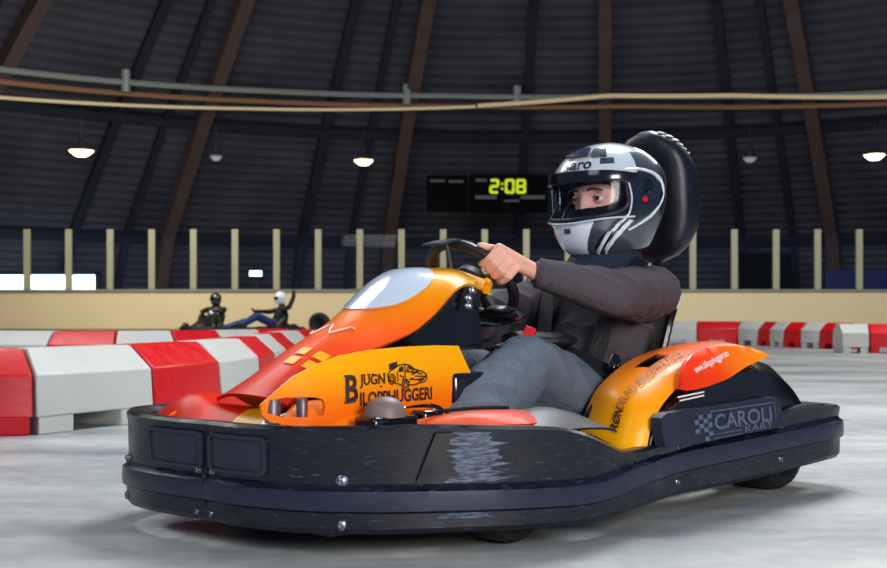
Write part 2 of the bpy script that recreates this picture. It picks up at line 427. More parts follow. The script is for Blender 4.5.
tag(ring('cable_tray', [(-70, 6.0), (-49, 6.27), (-28, 6.65), (-5, 7.0)], 1.25, .05, -70, -5.2, M['pipe_c']), 'thin cream tray curving high on the left, lowest of the long lines', 'cable tray', 'cable trays')
tag(ring('cable_tray', [(-5, 7.02), (8, 7.27), (20, 7.14), (33, 6.82), (60, 6.4)], 1.25, .07, -5, 60, M['pipe_c']), 'cream tray rising to the right from behind the wheel, above the helmet', 'cable tray', 'cable trays')
for az in (-39, -12, -1):
    bm = bmesh.new(); p = hall(az, interp(PZ, az), .75); tube(bm, [p+V((0, 0, -.28)), p+V((0, 0, .35))], .13, 8); finish('pipe_bracket', bm, M['pipe_a'], pipe0)
# lamps
def lamp(p, label, glow, s=1.0, real=None):
    t = thing('high_bay_lamp', label, 'lamp', p, group='lamps under the roof')
    bm = bmesh.new(); lathe(bm, [(.04, .45), (.06, .4), (.09, .28), (.28*s, .06), (.35*s, 0), (.34*s, 0), (.08, .26), (0, .28)], (0, 0, 0), (0, 0, 1), 20); finish('lamp_shade', bm, M['lampshade'], t)
    bm = bmesh.new(); lathe(bm, [(0, -.14), (.15*s, -.12), (.27*s, -.03), (.33*s, .03), (.2*s, .06), (0, .08)], (0, 0, 0), (0, 0, 1), 20); finish('bulb_lens', bm, M[glow], t)
    bm = bmesh.new(); tube(bm, [(0, 0, .4), (0, 0, 1.0)], .012, 6); finish('hanging_rod', bm, M['lampshade'], t)
lamp((-10.2, 33.8, 5.0), 'lit roof lamp at far left of the hall', 'lampglow', 1.05)
lamp((-2.55, 38.3, 5.3), 'lit roof lamp left of the score display', 'lampglow', .95)
lamp((13.0, 36.2, 5.2), 'lit roof lamp at the right edge of the photo', 'lampglow', .95)
lamp((-6.9, 36.4, 5.2), 'unlit dim roof lamp between the two lit lamps on the left', 'lampdim', .6)
lamp((9.6, 37.6, 5.3), 'unlit dim roof lamp right of the helmet', 'lampdim', .7)
# small floodlight seen through the rink glass
t = thing('floodlight', 'small cool white floodlight low behind the rink glass', 'lamp', (-6.4, 41.0, 0))
bm = bmesh.new(); tube(bm, [(0, 0, 0), (0, 0, 1.7)], .04, 8); finish('pole', bm, M['lampshade'], t)
bm = bmesh.new(); box(bm, (0, 0, 1.8), (.5, .2, .34)); finish('housing', bm, M['board_black'], t, bevel=.03)
bm = bmesh.new(); box(bm, (0, -.12, 1.8), (.42, .04, .18)); finish('lens', bm, M['lampcool'], t)
# bright daylight opening far left
t = struct(thing('window_1', 'bright daylight opening at far left behind the rink glass', 'window', (-13.7, 35.2, 0))); del t['category']
bm = bmesh.new(); box(bm, (0, 0, 1.2), (7.0, .06, .76)); finish('window_pane', bm, M['daylight'], t)
bm = bmesh.new()
for c, s in (((0, 0, 1.64), (7.3, .2, .12)), ((0, 0, .78), (7.3, .2, .12)), ((3.58, 0, 1.2), (.14, .2, .9)), ((-3.58, 0, 1.2), (.14, .2, .9))): box(bm, c, s)
finish('window_frame', bm, M['rib2'], t); 
bm = bmesh.new(); box(bm, (0, .1, .36), (7.3, .2, .72)); finish('sill_wall', bm, M['rib2'], t)
# dark doorway & blue bench at right
bm = bmesh.new(); box(bm, (11.0, 41.0, 1.25), (1.7, .2, 2.5)); struct(finish('door_1', bm, M['board_black'], bevel=.02))
t = thing('team_bench', 'blue bench behind the rink glass on the right', 'bench', (14.2, 39.0, 0))
bm = bmesh.new(); box(bm, (0, 0, 1.5), (3.6, .15, .7)); finish('backrest', bm, M['bluebench'], t, bevel=.02)
bm = bmesh.new(); box(bm, (0, -.35, 1.1), (3.6, .5, .1)); finish('seat', bm, M['bluebench'], t, bevel=.02)
for x in (-1.6, 0, 1.6):
    bm = bmesh.new(); box(bm, (x, -.2, .55), (.1, .6, 1.05)); finish('leg', bm, M['board_black'], t)
# scoreboard
def scoreboard(name, label, loc, w, h, digits, strips):
    t = thing(name, label, 'scoreboard', loc)
    bm = bmesh.new(); box(bm, (0, 0, 0), (w, .25, h)); finish('cabinet', bm, M['board_black'], t, bevel=.03)
    for x, z, sw, sh in strips:
        bm = bmesh.new(); box(bm, (x, -.14, z), (sw, .04, sh)); finish('white_strip', bm, M['dimwhite'], t)
    for x in (-w*.35, w*.35):
        bm = bmesh.new(); tube(bm, [(x, 0, h/2), (x, 0, h/2+2.6)], .025, 6); finish('hanger', bm, M['rib2'], t)
    if digits:
        bm = bmesh.new(); box(bm, (-.12, -.13, .22), (1.22, .02, .5)); finish('display_face', bm, M['board_black'], t)
        seg = {'8': 'abcdefg', '0': 'abcdef', '9': 'abcfgd', '2': 'abged', '3': 'abgcd'}
        bm = bmesh.new(); x = -.60
        for ch in '2:08':
            if ch == ':':
                for z in (.3, .14): box(bm, (x+.02, -.15, z), (.07, .03, .07))
                x += .14; continue
            q = {'a': (.13, .42, .24, .09), 'b': (.25, .33, .09, .2), 'c': (.25, .11, .09, .2), 'd': (.13, .02, .24, .09), 'e': (.01, .11, .09, .2), 'f': (.01, .33, .09, .2), 'g': (.13, .22, .24, .09)}
            for sname in seg[ch]:
                a, b_, c, d = q[sname]; box(bm, (x+a, -.15, b_), (c, .03, d))
            x += .37
        finish('digit', bm, M['digits'], t)
    return t
scoreboard('scoreboard', 'black score display with yellow-green lit digits, left of the helmet', (2.15, 39.8, 4.42), 2.6, 1.25, True, [(-.75, -.02+.0-.12, .7, .12), (.8, -.14, .8, .12), (-.9, .42, .35, .1), (0.1, -.26, .5, .07)])
scoreboard('scoreboard', 'plain black board hanging left of the lit score display', (.12, 39.8, 4.42), 1.35, 1.2, False, [(-.32, .4, .48, .08), (.3, .38, .48, .08)])

# rink boards, posts, glass
t = thing('rink_board', 'cream dasher board with glass and pale posts across the back', 'rink board', (0, 30, 0))
bm = bmesh.new(); box(bm, (0, 0, .5), (52, .12, 1.0)); finish('board_panel', bm, M['board'], t)
bm = bmesh.new(); box(bm, (0, -.01, 1.03), (52, .2, .06)); finish('top_rail', bm, M['board_rail'], t, bevel=.01)
bm = bmesh.new(); box(bm, (0, -.07, .04), (52, .03, .08)); finish('kick_plate', bm, M['board_rail'], t)
xs = [-25+1.04*i+.03 for i in range(49)]
for i, x in enumerate(xs):
    if abs(x) > 22: continue
    bm = bmesh.new(); box(bm, (x, 0, 1.81), (.16, .1, 1.5)); finish('glass_post', bm, M['post'], t, bevel=.01)
bm = bmesh.new()
for i, x in enumerate(xs):
    if abs(x) > 22: continue
    box(bm, (x+.52, 0, 1.75), (.88, .012, 1.36))
finish('rink_glass', bm, M['rinkglass'], t, smooth=False)

# ------------------------------------------------------------------ barriers
def barrier_mesh(L, ta, tb, w=.4, h=.36, hc=.252):
    """ta, tb: tangent of the mitre at the two ends, so blocks meet along a bend without overlapping"""
    bm = bmesh.new(); wb, wc, wt = w/2, w/2-.012, .075
    pr = [(-wb, .075), (-wc, hc), (-wt, h-.006), (-wt+.012, h), (wt-.012, h), (wt, h-.006), (wc, hc), (wb, .075)]
    X = lambda f, y, e: (-L/2+e+(y+wb)*ta) if f < 0 else (L/2-e-(y+wb)*tb)
    rows = []
    for f, e, s in ((-1, .008, .985), (-1, .016, 1), (1, .016, 1), (1, .008, .985)): rows.append([(X(f, y*s, e), y*s, .075+(z-.075)*s if s < 1 else z) for y, z in pr])
    vs = grid(bm, rows, closed_u=True); bm.faces.new(vs[0]); bm.faces.new(vs[-1][::-1])
    def foot(f0, e0, f1, e1, w_=wb-.004):
        lo = [(X(f0, -w_, e0), -w_), (X(f1, -w_, e1), -w_), (X(f1, w_, e1), w_), (X(f0, w_, e0), w_)]
        if lo[2][0]-lo[3][0] < .02: lo = [lo[0], lo[1], (lo[1][0], 0), (lo[0][0], 0)]
        A = [bm.verts.new((*p, 0)) for p in lo]; B = [bm.verts.new((*p, .08)) for p in lo]
        bm.faces.new(A[::-1]); bm.faces.new(B)
        for i in range(4): bm.faces.new((A[i], A[(i+1) % 4], B[(i+1) % 4], B[i]))
    foot(-1, .02, -1, .02+L*.27); foot(1, .02+L*.27, 1, .02)
    return bm
def barrier_row(pts, cols, labels, group):
    """pts: front-bottom joints of the blocks, in order, left of the row is its back"""
    P = [V(p) for p in pts]; D = [(b-a) for a, b in zip(P, P[1:])]; n = len(D)
    ang = [math.atan2(d.y, d.x) for d in D]
    def half(i, j):
        t = (ang[j]-ang[i]+PI) % (2*PI)-PI; return math.tan(t/2)
    for i in range(n):
        ta = half(i-1, i) if i else 0; tb = half(i, i+1) if i < n-1 else 0; L = D[i].length
        nrm = V((-D[i].y, D[i].x)).normalized(); c = (P[i]+P[i+1])/2+nrm*.2
        o = finish('track_barrier', barrier_mesh(L, ta, tb), M['b_red' if cols[i] == 'r' else 'b_white'], bevel=.006, angle=25)
        o.location = (c.x, c.y, 0); o.rotation_euler.z = ang[i]; tag(o, labels[i], 'barrier', group)
ordn = ['first', 'second', 'third', 'fourth', 'fifth', 'sixth', 'seventh', 'eighth', 'ninth', 'tenth', 'eleventh', 'twelfth', 'thirteenth', 'fourteenth']
near = [(-2.42, 4.86), (-1.70, 5.0), (-1.351, 5.62), (-1.163, 6.3), (-1.064, 7.0), (-1.07, 7.7), (-1.089, 8.4), (-1.10, 9.1), (-1.06, 9.8), (-.98, 10.5)]
# turn the row so the visible faces look at the track on the right
def nlab(i, c):
    col = 'red' if c == 'r' else 'white'
    return [f'big {col} barrier block cut by the left photo edge', f'big {col} barrier block, nearest of the white ones at left', f'big {col} barrier block between two white ones in front row'][i] if i < 3 else f'{col} barrier block, {ordn[i]} along the near row from the left'
cols = 'rwrwrwrwr'
barrier_row(near, cols, [nlab(i, c) for i, c in enumerate(cols)], 'red and white barriers in the near row')
fl = [(-3.9, 9.6), (-3.12, 9.42), (-2.58, 9.4), (-2.12, 9.55), (-1.78, 9.9), (-1.50, 10.4), (-1.30, 11.0)]
barrier_row(fl, 'wrwrwr', ['white block at the left photo edge, behind the near barriers', 'red block in the back row, above the nearest white block', 'white block in the back row, between the two red ones', 'second red block from the left in the back row, above the near red block', 'white block in the back row, below the far driver with white chest', 'red block ending the back row at left, below the waving driver'], 'red and white barriers behind the near row')
def rx(px, D): return (px-443.5)/1200*D
fr = [(2.62, 18.5), (3.3, 18.5), (3.886, 18.4), (4.48, 18.3)]
frl = ['white block in the far row, mostly hidden behind the seat back', 'white block in the far row just right of the seat back', 'lone wide red block in the far row right of the seat back']
fr2 = [(4.69, 17.95), (4.76, 17.55), (4.86, 17.2), (5.02, 16.9), (5.19, 16.6), (5.32, 16.2)]
barrier_row(fr+fr2, 'wwr'+'wrwrwr', frl+['white block right of the lone red one in the far row', 'narrow red block seen end-on in the far right row', 'narrow white block, second after the lone red one', 'red block in the middle of the far right row', 'white block just left of the last red before the end block', 'last red block behind the big white end block'], 'far red and white barriers on the right')
fr3 = [(4.9, 14.75), (5.24, 14.75), (5.56, 14.6), (6.15, 14.4), (6.8, 14.3)]
barrier_row(fr3, 'wrwr', ['white end block standing in front of the far right row', 'red block right of the white end block', 'white block cut by the right photo edge', 'red block at the far right, outside of the row end'], 'barriers at the right edge')

# ================================================================== THE KART
KX, KY, KR = .149, 3.332, math.radians(225)
kart = thing('go_kart', 'orange and yellow rental go-kart with black surround bumper, nearest the camera', 'go-kart', (KX, KY, 0), KR)
# bumper path: x, y, top, ridge top, ridge bottom, bottom
HP = [(.955, 0, .275, .145, .105, .055), (.945, .13, .275, .145, .105, .054), (.885, .27, .276, .144, .103, .052), (.77, .385, .278, .142, .10, .05),
      (.66, .462, .278, .14, .099, .05), (.55, .525, .272, .138, .097, .048), (.436, .572, .266, .136, .095, .047), (.36, .586, .251, .135, .093, .046), (.29, .588, .228, .136, .094, .046),
      (.20, .58, .198, .145, .10, .048), (.12, .568, .19, .153, .108, .051), (0, .556, .197, .163, .117, .058), (-.1, .556, .208, .17, .124, .063), (-.3, .566, .222, .178, .133, .066),
      (-.5, .578, .236, .187, .142, .074), (-.64, .586, .254, .193, .148, .083), (-.80, .588, .245, .198, .152, .09), (-.885, .565, .242, .198, .152, .09), (-.925, .49, .242, .198, .152, .09), (-.94, .3, .242, .198, .152, .09), (-.945, 0, .242, .198, .152, .09)]
half = catmull(HP, 5)
FR = {1: (.97, .14), 2: (.962, .28), 3: (.925, .39), 4: (.84, .465), 5: (.72, .52), 6: (.58, .56), 7: (.46, .58)}
halfR = catmull([[*FR.get(i, p[:2]), *p[2:]] for i, p in enumerate(HP)], 5)
full = [[p[0], -p[1]]+list(p[2:]) for p in reversed(halfR[1:])] + [list(p) for p in half]
NF = len(full)
def bnormal(i):
    a, b = full[max(i-1, 0)], full[min(i+1, NF-1)]; t = V((b[0]-a[0], b[1]-a[1], 0)).normalized(); return V((t.y, -t.x, 0)) * 1
cidx = NF//2
sgn = 1 if bnormal(cidx).x > 0 else -1
def brow(i, o=0):
    p = full[i]; n = bnormal(i)*sgn; q = V((p[0], p[1], 0)); T, A, B, Z = p[2:]
    sec = [(-.055, T-.012), (-.04, T), (-.008, T+.001), (0, T-.006), (-.004, T-.03), (-.006, A+.014), (.0, A+.006), (.009, A), (.011, (A+B)/2), (.009, B), (.0, B-.006), (-.001, Z+.012), (-.010, Z), (-.045, Z+.003), (-.055, Z+.02)]
    return [q+n*(a+o)+V((0, 0, z)) for a, z in sec]
def sweep(name, i0, i1):
    bm = bmesh.new(); rows = [brow(i) for i in range(i0, i1+1)]
    vs = grid(bm, rows, closed_u=True, mf=lambda i, j: 1 if j in (7, 8) else 0)
    bm.faces.new(vs[0]); bm.faces.new(vs[-1][::-1])
    return finish(name, bm, [M['plastic'], M['plastic2']], kart, angle=28)
nf = 49; nr = 76   # half-path indices where the front piece and the side piece end
frontb = sweep('front_bumper', cidx-nf, cidx+nf)
sideb = sweep('side_bumper', cidx+nf, cidx+nr); sweep('side_bumper', cidx-nr, cidx-nf)
rearb = sweep('rear_bumper', cidx+nr, NF-1); sweep('rear_bumper', 0, cidx-nr)
def bsurf(y=None, z=0, x=None, off=0):
    """point on the left half (or right, for negative y) of the bumper face"""
    best = None
    rng = range(cidx-45, cidx+46) if y is not None else range(cidx, NF-12)
    for i in rng:
        a, b = full[i], full[i+1]
        ka, kb = (a[1], b[1]) if y is not None else (a[0], b[0]); w = y if y is not None else x
        if (ka-w)*(kb-w) <= 0 and ka != kb:
            f = (w-ka)/(kb-ka)
            if y is not None and a[0] < .3: continue
            if y is None and a[0] > .9: continue
            n = (bnormal(i)*(1-f)+bnormal(i+1)*f).normalized()*sgn
            q = [a[k]+(b[k]-a[k])*f for k in range(6)]
            T, A, B, Z = q[2:]
            prof = [(Z, -.008), (B-.006, .001), (B, .009), (A, .009), (A+.012, -.005), (T, -.002)]
            o = interp(prof, z)
            return V((q[0], q[1], z))+n*(o+off), n
    raise Exception('bsurf %s %s' % (x, y))
def bolt(p, n, par, r=.011):
    bm = bmesh.new(); lathe(bm, [(0, -.006), (r*1.3, -.006), (r*1.3, .001), (r, .003), (r*.9, .007), (r*.45, .009), (r*.4, .005), (0, .005)], p, n, 16); finish('bolt', bm, M['steel'], par)
for y, z in ((.325, .163), (.325, .072), (-.03, .074), (.018, .074), (-.03, .166), (.018, .166), (-.36, .163), (-.36, .072)):
    p, n = bsurf(y=y, z=z); bolt(p, n, frontb, .010 if abs(y) > .1 else .0075)
for x, z in ((-.06, .182), (-.06, .095), (-.52, .206), (-.52, .115)):
    p, n = bsurf(x=x, z=z); bolt(p, n, sideb, .008)
# two moulded recess plates and centre seam at the front
def rrect(x0, x1, z0, z1, r, k=4):
    out = []
    for cx, cz, a0 in ((x1-r, z1-r, 0), (x0+r, z1-r, 90), (x0+r, z0+r, 180), (x1-r, z0+r, 270)):
        for i in range(k+1):
            a = math.radians(a0+90*i/k); out.append((cx+r*math.cos(a), cz+r*math.sin(a)))
    return out
for y0, y1 in ((-.215, -.012), (.010, .185)):
    fn = lambda u, v, d: bsurf(y=u, z=v, off=.007-d)[0]
    bm = bmesh.new(); plate(bm, rrect(y0, y1, .168, .252, .015), [rrect(y0+.008, y1-.008, .176, .244, .011)], fn, .01, .015); finish('plate_rim', bm, M['greyplate'], frontb, smooth=False)
    fn = lambda u, v, d: bsurf(y=u, z=v, off=.002-d)[0]
    bm = bmesh.new(); plate(bm, rrect(y0+.008, y1-.008, .176, .244, .011), [], fn, .008, .02); finish('recess_plate', bm, M['greyplate'], frontb, smooth=False)
bm = bmesh.new(); rows = [[bsurf(y=s*.0025, z=z, off=.0015)[0] for s in (-1, 1)] for z in (.27, .2, .16, .145, .12, .1, .06)]; sheet(bm, rows, .004); finish('seam', bm, M['black'], frontb, smooth=False)
# scuffed patch with painted-in flash highlight, and diagonal moulded tag near the corner
def patch(name, y0, y1, z0, z1, m, slant=0, off=.001, t=.006):
    bm = bmesh.new(); rows = []
    for i in range(9):
        z = z0+(z1-z0)*i/8; rows.append([bsurf(y=y0+(y1-y0)*j/6+slant*(z-z0), z=z, off=off)[0] for j in range(7)])
    sheet(bm, rows, t if sgn > 0 else t); return finish(name, bm, m, frontb)
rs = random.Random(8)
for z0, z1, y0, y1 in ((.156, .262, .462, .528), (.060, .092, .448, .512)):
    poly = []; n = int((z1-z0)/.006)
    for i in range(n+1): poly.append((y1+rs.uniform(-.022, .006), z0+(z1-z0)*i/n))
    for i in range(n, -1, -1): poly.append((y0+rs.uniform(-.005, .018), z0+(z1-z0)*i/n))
    bm = bmesh.new(); plate(bm, poly, [], lambda u, v, d: bsurf(y=u, z=v, off=.0012-d)[0], .003, .012); finish('scuff_highlight', bm, M['scuff_shine'], frontb)
patch('diagonal_tag', .425, .445, .16, .262, M['black'], .22, .004)
# underfloor: chassis tubes, floor pan, axle
bm = bmesh.new()
sheet(bm, [[(x, y, .045) for y in (-.3, 0, .3)] for x in (.85, .3, -.3)], .006); finish('floor_pan', bm, M['black'], kart)
bm = bmesh.new()
for s in (-1, 1):
    tube(bm, [(.86, s*.16, .07), (.6, s*.18, .07), (.45, s*.3, .07), (0, s*.33, .07), (-.4, s*.3, .07), (-.88, s*.28, .09)], .014, 8)
    tube(bm, [(.55, s*.2, .07), (.52, s*.36, .1)], .012, 8)
    tube(bm, [(.8, s*.16, .08), (.93, s*.14, .16)], .01, 8); tube(bm, [(-.88, s*.28, .09), (-.91, s*.28, .17)], .012, 8)
    tube(bm, [(.3, s*.32, .08), (.3, s*.54, .12)], .011, 8); tube(bm, [(-.2, s*.32, .08), (-.2, s*.53, .13)], .011, 8)
for x in (.84, .4, -.2, -.6, -.86): tube(bm, [(x, -.28, .07), (x, .28, .07)], .012, 8)
finish('chassis_frame', bm, M['tube'], kart)
bm = bmesh.new(); tube(bm, [(-.70, -.48, .13), (-.70, .48, .13)], .016, 12); finish('rear_axle', bm, M['steel'], kart)
def wheel(name, x, y, r, w):
    bm = bmesh.new(); h = w/2
    lathe(bm, [(r*.55, -h*.8), (r*.72, -h), (r*.9, -h*.92), (r*.985, -h*.7), (r, -h*.3), (r, h*.3), (r*.985, h*.7), (r*.9, h*.92), (r*.72, h), (r*.55, h*.8), (r*.52, 0), (r*.55, -h*.8)], (x, y, r), (0, 1, 0), 36)
    o = finish(name, bm, M['rubber'], kart)
    bm = bmesh.new(); lathe(bm, [(0, -h*.3), (r*.3, -h*.35), (r*.5, -h*.75), (r*.57, -h*.75), (r*.54, 0), (r*.57, h*.75), (r*.5, h*.75), (r*.3, h*.35), (.02, h*.4), (.02, h*.6), (0, h*.6)], (x, y, r), (0, 1, 0), 28); finish('rim', bm, M['steel'], o)
for s in (-1, 1): wheel('front_wheel', .45, s*.42, .115, .12); wheel('rear_wheel', -.70, s*.40, .135, .19)

# hood / nassau: z of the centre line and of the side edge against x
zc = [(.10, .610), (.22, .635), (.37, .628), (.42, .602), (.55, .50), (.69, .432), (.78, .378), (.87, .322), (.93, .300)]
ze = [(.10, .578), (.22, .592), (.30, .572), (.39, .512), (.51, .462), (.62, .425), (.75, .368), (.87, .305), (.93, .285)]
hw = [(.10, .15), (.3, .165), (.5, .155), (.65, .13), (.78, .12), (.87, .14), (.93, .15)]
def hood(x, t):
    c, e, w = interp(zc, x), interp(ze, x), interp(hw, x)
    c2 = (interp(zc, x-.02)+interp(zc, x+.02)+c)/3; e2 = (interp(ze, x-.02)+interp(ze, x+.02)+e)/3
    return V((x-.02*abs(t)**2+.13*t*t*max(0, 1-(x-.1)/.38), t*w, e2+(c2-e2)*(1-abs(t)**2.4)))
xsn = [.10+.755*i/40 for i in range(41)]
bm = bmesh.new(); sheet(bm, [[hood(x, -1+j/8) for j in range(17)] for x in xsn], .008); hoodo = finish('hood_fairing', bm, M['hood'], kart, angle=60)
# rolled rim round the back of the hood
bm = bmesh.new(); tube(bm, [hood(.10, -1+j/8)+V((-.004, 0, -.004)) for j in range(17)], .012, 8); finish('hood_lip', bm, M['hood'], hoodo)
# number field
def hs(u, v, d): 
    p = hood(u, v); a = hood(u+.01, v)-p; b = hood(u, v+.05)-p; n = a.cross(b).normalized(); n = n if n.z > 0 else -n
    return p+n*(.003-d)
npoly = []
for k in range(28):
    a = 2*PI*k/28; npoly.append((.415+.105*math.copysign(abs(math.cos(a))**.75, math.cos(a)), .70*math.copysign(abs(math.sin(a))**.75, math.sin(a))*(1-.15*math.cos(a))))
bm = bmesh.new(); plate(bm, npoly, [], hs, .003, .04); finish('number_field', bm, M['plate_white'], hoodo, angle=60)
# little yellow scribble stickers and white scribble on the hood
for (u, v) in ((.70, .62), (.735, .66), (.70, .18), (.735, .2)):
    bm = bmesh.new(); plate(bm, [(u-.012, v-.12), (u+.012, v-.12), (u+.012, v+.14), (u-.012, v+.14)], [], hs, .002, .02); finish('yellow_sticker', bm, M['yellow'], hoodo, smooth=False)
bm = bmesh.new(); tube(bm, [hs(.60+.02*math.sin(k*1.3), -.5+.11*k, 0) for k in range(10)], .0022, 5); finish('white_scribble', bm, M['white'], hoodo)
# skirt beneath the hood edge (black), both sides, and a shelf
for s in (-1, 1):
    bm = bmesh.new()
    rows = []
    for x in [.12+.66*i/16 for i in range(17)]:
        p = hood(x, s*.97); w = abs(p.y); zl = min(p.z-.012, .436 if x < .62 else .436-(x-.62)*.5); zl = max(zl, .33)
        rows.append([V((p.x, s*(w-.004), p.z-.006)), V((p.x, s*(w-.012), (p.z+zl)/2)), V((p.x, s*(w-(0 if s > 0 else .03)), zl)), V((p.x, s*(w+(.075 if s > 0 else -.02)), zl-.004))])
    sheet(bm, rows, .006); finish('hood_skirt', bm, M['gloss'], kart, angle=50)
# side panels of the nose, with window and lettering
def py(x): return interp([(.36, .27), (.6, .268), (.75, .262), (.86, .24), (.97, .175)], x)
ppoly = [(.945, .322), (.915, .352), (.885, .381), (.84, .405), (.78, .424), (.70, .434), (.60, .439), (.50, .440), (.43, .438), (.41, .405), (.39, .374), (.448, .371), (.454, .33), (.46, .255), (.60, .25), (.76, .255), (.86, .270), (.93, .286), (.945, .30)]
hole = [(.93, .332), (.90, .337), (.845, .336), (.825, .331), (.82, .318), (.823, .296), (.84, .292), (.91, .296), (.935, .305)]
for s in (1, -1):
    bm = bmesh.new(); plate(bm, ppoly, [hole], lambda u, v, d, s=s: V((u, s*(py(u)-d+ (.44-v)*.02), v if s > 0 else .25+(v-.25)*interp([(.42, .9), (.55, .5), (.7, .3), (.95, .25)], u))), .008, .022)
    sp = finish('side_panel', bm, M['panel'], kart, angle=30)
    if s == 1: sp1 = sp
sur = lambda u, v: V((u, py(u)+(.44-v)*.02+.0015, v))
def tx(name, items, m, par): return text_on(name, items, lambda a, b: sur(a, b), m, par)
SL = .13   # baseline slope follows the panel's top edge
def tsurf(x0, z0):
    return lambda a, b: sur(x0-a, z0+b+ a*.02)
text_on('lettering', [('B', 0, 0, .032, .062, .03), ('JUGN', .037, .030, .072, .030, .03), ('ILOPPHUGGERI', .037, -.008, .215, .030, .03)], tsurf(.772, .319), M['text'], sp1)
# serif bars that give the letters their slab look
bm = bmesh.new(); ts = tsurf(.772, .319)
def sbar(u0, u1, v, h=.0035): 
    q = [bm.verts.new(ts(*p)+V((0, .0004, 0))) for p in ((u0, v), (u1, v), (u1, v+h), (u0, v+h))]; bm.faces.new(q)
for u0, u1, v in ((-.004, .010, 0), (-.004, .010, .058), (.04, .052, .058), (.058, .066, .058), (.07, .077, .058), (.0945, .100, .030), (.104, .110, .058)): sbar(u0, u1, v)
finish('letter_serif', bm, M['text'], sp1, smooth=False)
# line drawing of a wrecked car
bm = bmesh.new(); ts = tsurf(.655, .352)
def stroke(pts, w=.0016):
    P = [V(p) for p in pts]
    for a, b in zip(P, P[1:]):
        d = (b-a).normalized(); n = V((-d.y, d.x))*w; a2, b2 = a-d*w*.6, b+d*w*.6
        bm.faces.new([bm.verts.new(ts(*p)) for p in (a2-n, b2-n, b2+n, a2+n)])
def fill(pts): bm.faces.new([bm.verts.new(ts(*p)) for p in pts])
def circ(cx, cy, r, ry=None): return [(cx+r*math.cos(2*PI*k/12), cy+(ry or r)*math.sin(2*PI*k/12)) for k in range(13)]
stroke([(.002, .016), (.0, .026), (.008, .034), (.018, .038), (.032, .045), (.052, .047), (.068, .042), (.082, .033), (.104, .028), (.118, .020), (.119, .010), (.112, .004), (.098, .002), (.075, -.002), (.06, 0)])
stroke([(.002, .016), (.006, .012), (.022, .006), (.04, .0)]); stroke(circ(.012, .015, .010, .011)); stroke(circ(.012, .015, .005)); stroke(circ(.052, .0, .010, .013)); stroke(circ(.052, .0, .005, .007))
fill([(.030, .030), (.034, .040), (.046, .043), (.047, .030)]); stroke([(.055, .030), (.060, .040), (.076, .036), (.092, .029), (.078, .027), (.055, .030)])
stroke([(.051, .045), (.051, .012), (.064, .006)]); stroke([(.028, .030), (.030, .010)]); stroke([(.064, .012), (.085, .010), (.112, .012)]); stroke([(.072, .022), (.086, .026), (.104, .022)]); stroke([(.082, .018), (.112, .016)])
fill([(.092, .004), (.108, .006), (.108, .011), (.092, .009)]); fill([(.112, .013), (.117, .014), (.117, .019), (.112, .018)]); fill([(.070, .010), (.076, .010), (.076, .016), (.070, .015)])
fill([(.004, .036), (.028, .041), (.028, .054), (.004, .050)]); stroke([(.060, .032), (.068, .038), (.074, .030), (.08, .034)]); stroke([(.036, .022), (.046, .018), (.044, .01)])
finish('car_drawing', bm, M['text'], sp1, smooth=False)
bolt(V((.515, .285, .285)), V((.05, 1, 0)), sp1, .014)
# low nose: lobes that sit just inside the bumper
def nose(y, k):
    for i in range(cidx-44, cidx+44):
        if full[i][0] > .5 and (full[i][1]-y)*(full[i+1][1]-y) <= 0 and full[i][1] != full[i+1][1]: break
    f = (y-full[i][1])/(full[i+1][1]-full[i][1]); a = V(full[i][:2]).lerp(V(full[i+1][:2]), f); n = (bnormal(i)*(1-f)+bnormal(i+1)*f).normalized()*sgn
    lob = math.exp(-((abs(y)-.24)/.15)**2)
    zt = .255+.022+.045*lob+.016*math.exp(-(y/.08)**2)
    p = V((a[0], a[1], 0))-n*(.05+.17*k); z = .25+(zt-.25)*math.sin(min(1, k*1.9)*PI/2) - .02*max(0, k-.7)
    return V((p.x, p.y, z))
ysn = [-.40+.80*i/60 for i in range(61)]
bm = bmesh.new()
def nmf(i, j):
    y = ysn[i]
    if y < -.005: return 0
    if y < .10: return 1
    if y < .165: return 2
    return 3
sheet(bm, [[nose(y, k/10) for k in range(11)] for y in ysn], .008, mf=nmf); nose_o = finish('nose_cone', bm, [M['red'], M['yellow'], M['gloss'], M['orange']], kart, angle=50)
# headlamp-like grey damper cylinders behind the window
for x_, y_, r_ in ((.90, .17, .017), (.835, .19, .013)):
    bm = bmesh.new(); tube(bm, [(x_, y_, .28), (x_, y_, .33)], r_, 14); finish('spring_mount', bm, M['steel'], kart)
for s in (1, -1):
    bm = bmesh.new(); tube(bm, [(.74, s*.12, .13), (.60, s*.24, .13), (.47, s*.34, .12)], .009, 8); finish('tie_rod', bm, M['steel'], kart)
# black box with grey dome and fin in front of the side panel
bm = bmesh.new(); box(bm, (.72, .335, .275), (.13, .07, .04)); box(bm, (.60, .335, .27), (.06, .05, .06)); bo = finish('bracket_box', bm, M['gloss'], kart, bevel=.008)
bm = bmesh.new(); lathe(bm, [(.046, 0), (.044, .016), (.037, .030), (.027, .038), (.012, .043), (0, .044)], (.72, .33, .292), (0, 0, 1), 24); finish('dome_cap', bm, M['dome'], bo)
bm = bmesh.new(); sheet(bm, [catmull([(.70-.02*k, .365, .31-.0*k), (.62-.02*k, .37, .315-.01*k), (.55-.015*k, .39, .275-.01*k), (.44, .42, .268)], 4) for k in (0, .6, 1.2)], .006); finish('arm_fin', bm, M['gloss'], bo)
# dark tank box behind the panel
for s in (1, -1):
    bm = bmesh.new(); box(bm, (.385, s*.235, .315), (.14, .09, .12)); tb = finish('tank_box', bm, M['gloss'], kart, bevel=.014)
    if s == 1: bolt(V((.39, .281, .325)), V((0, 1, 0)), tb, .013)
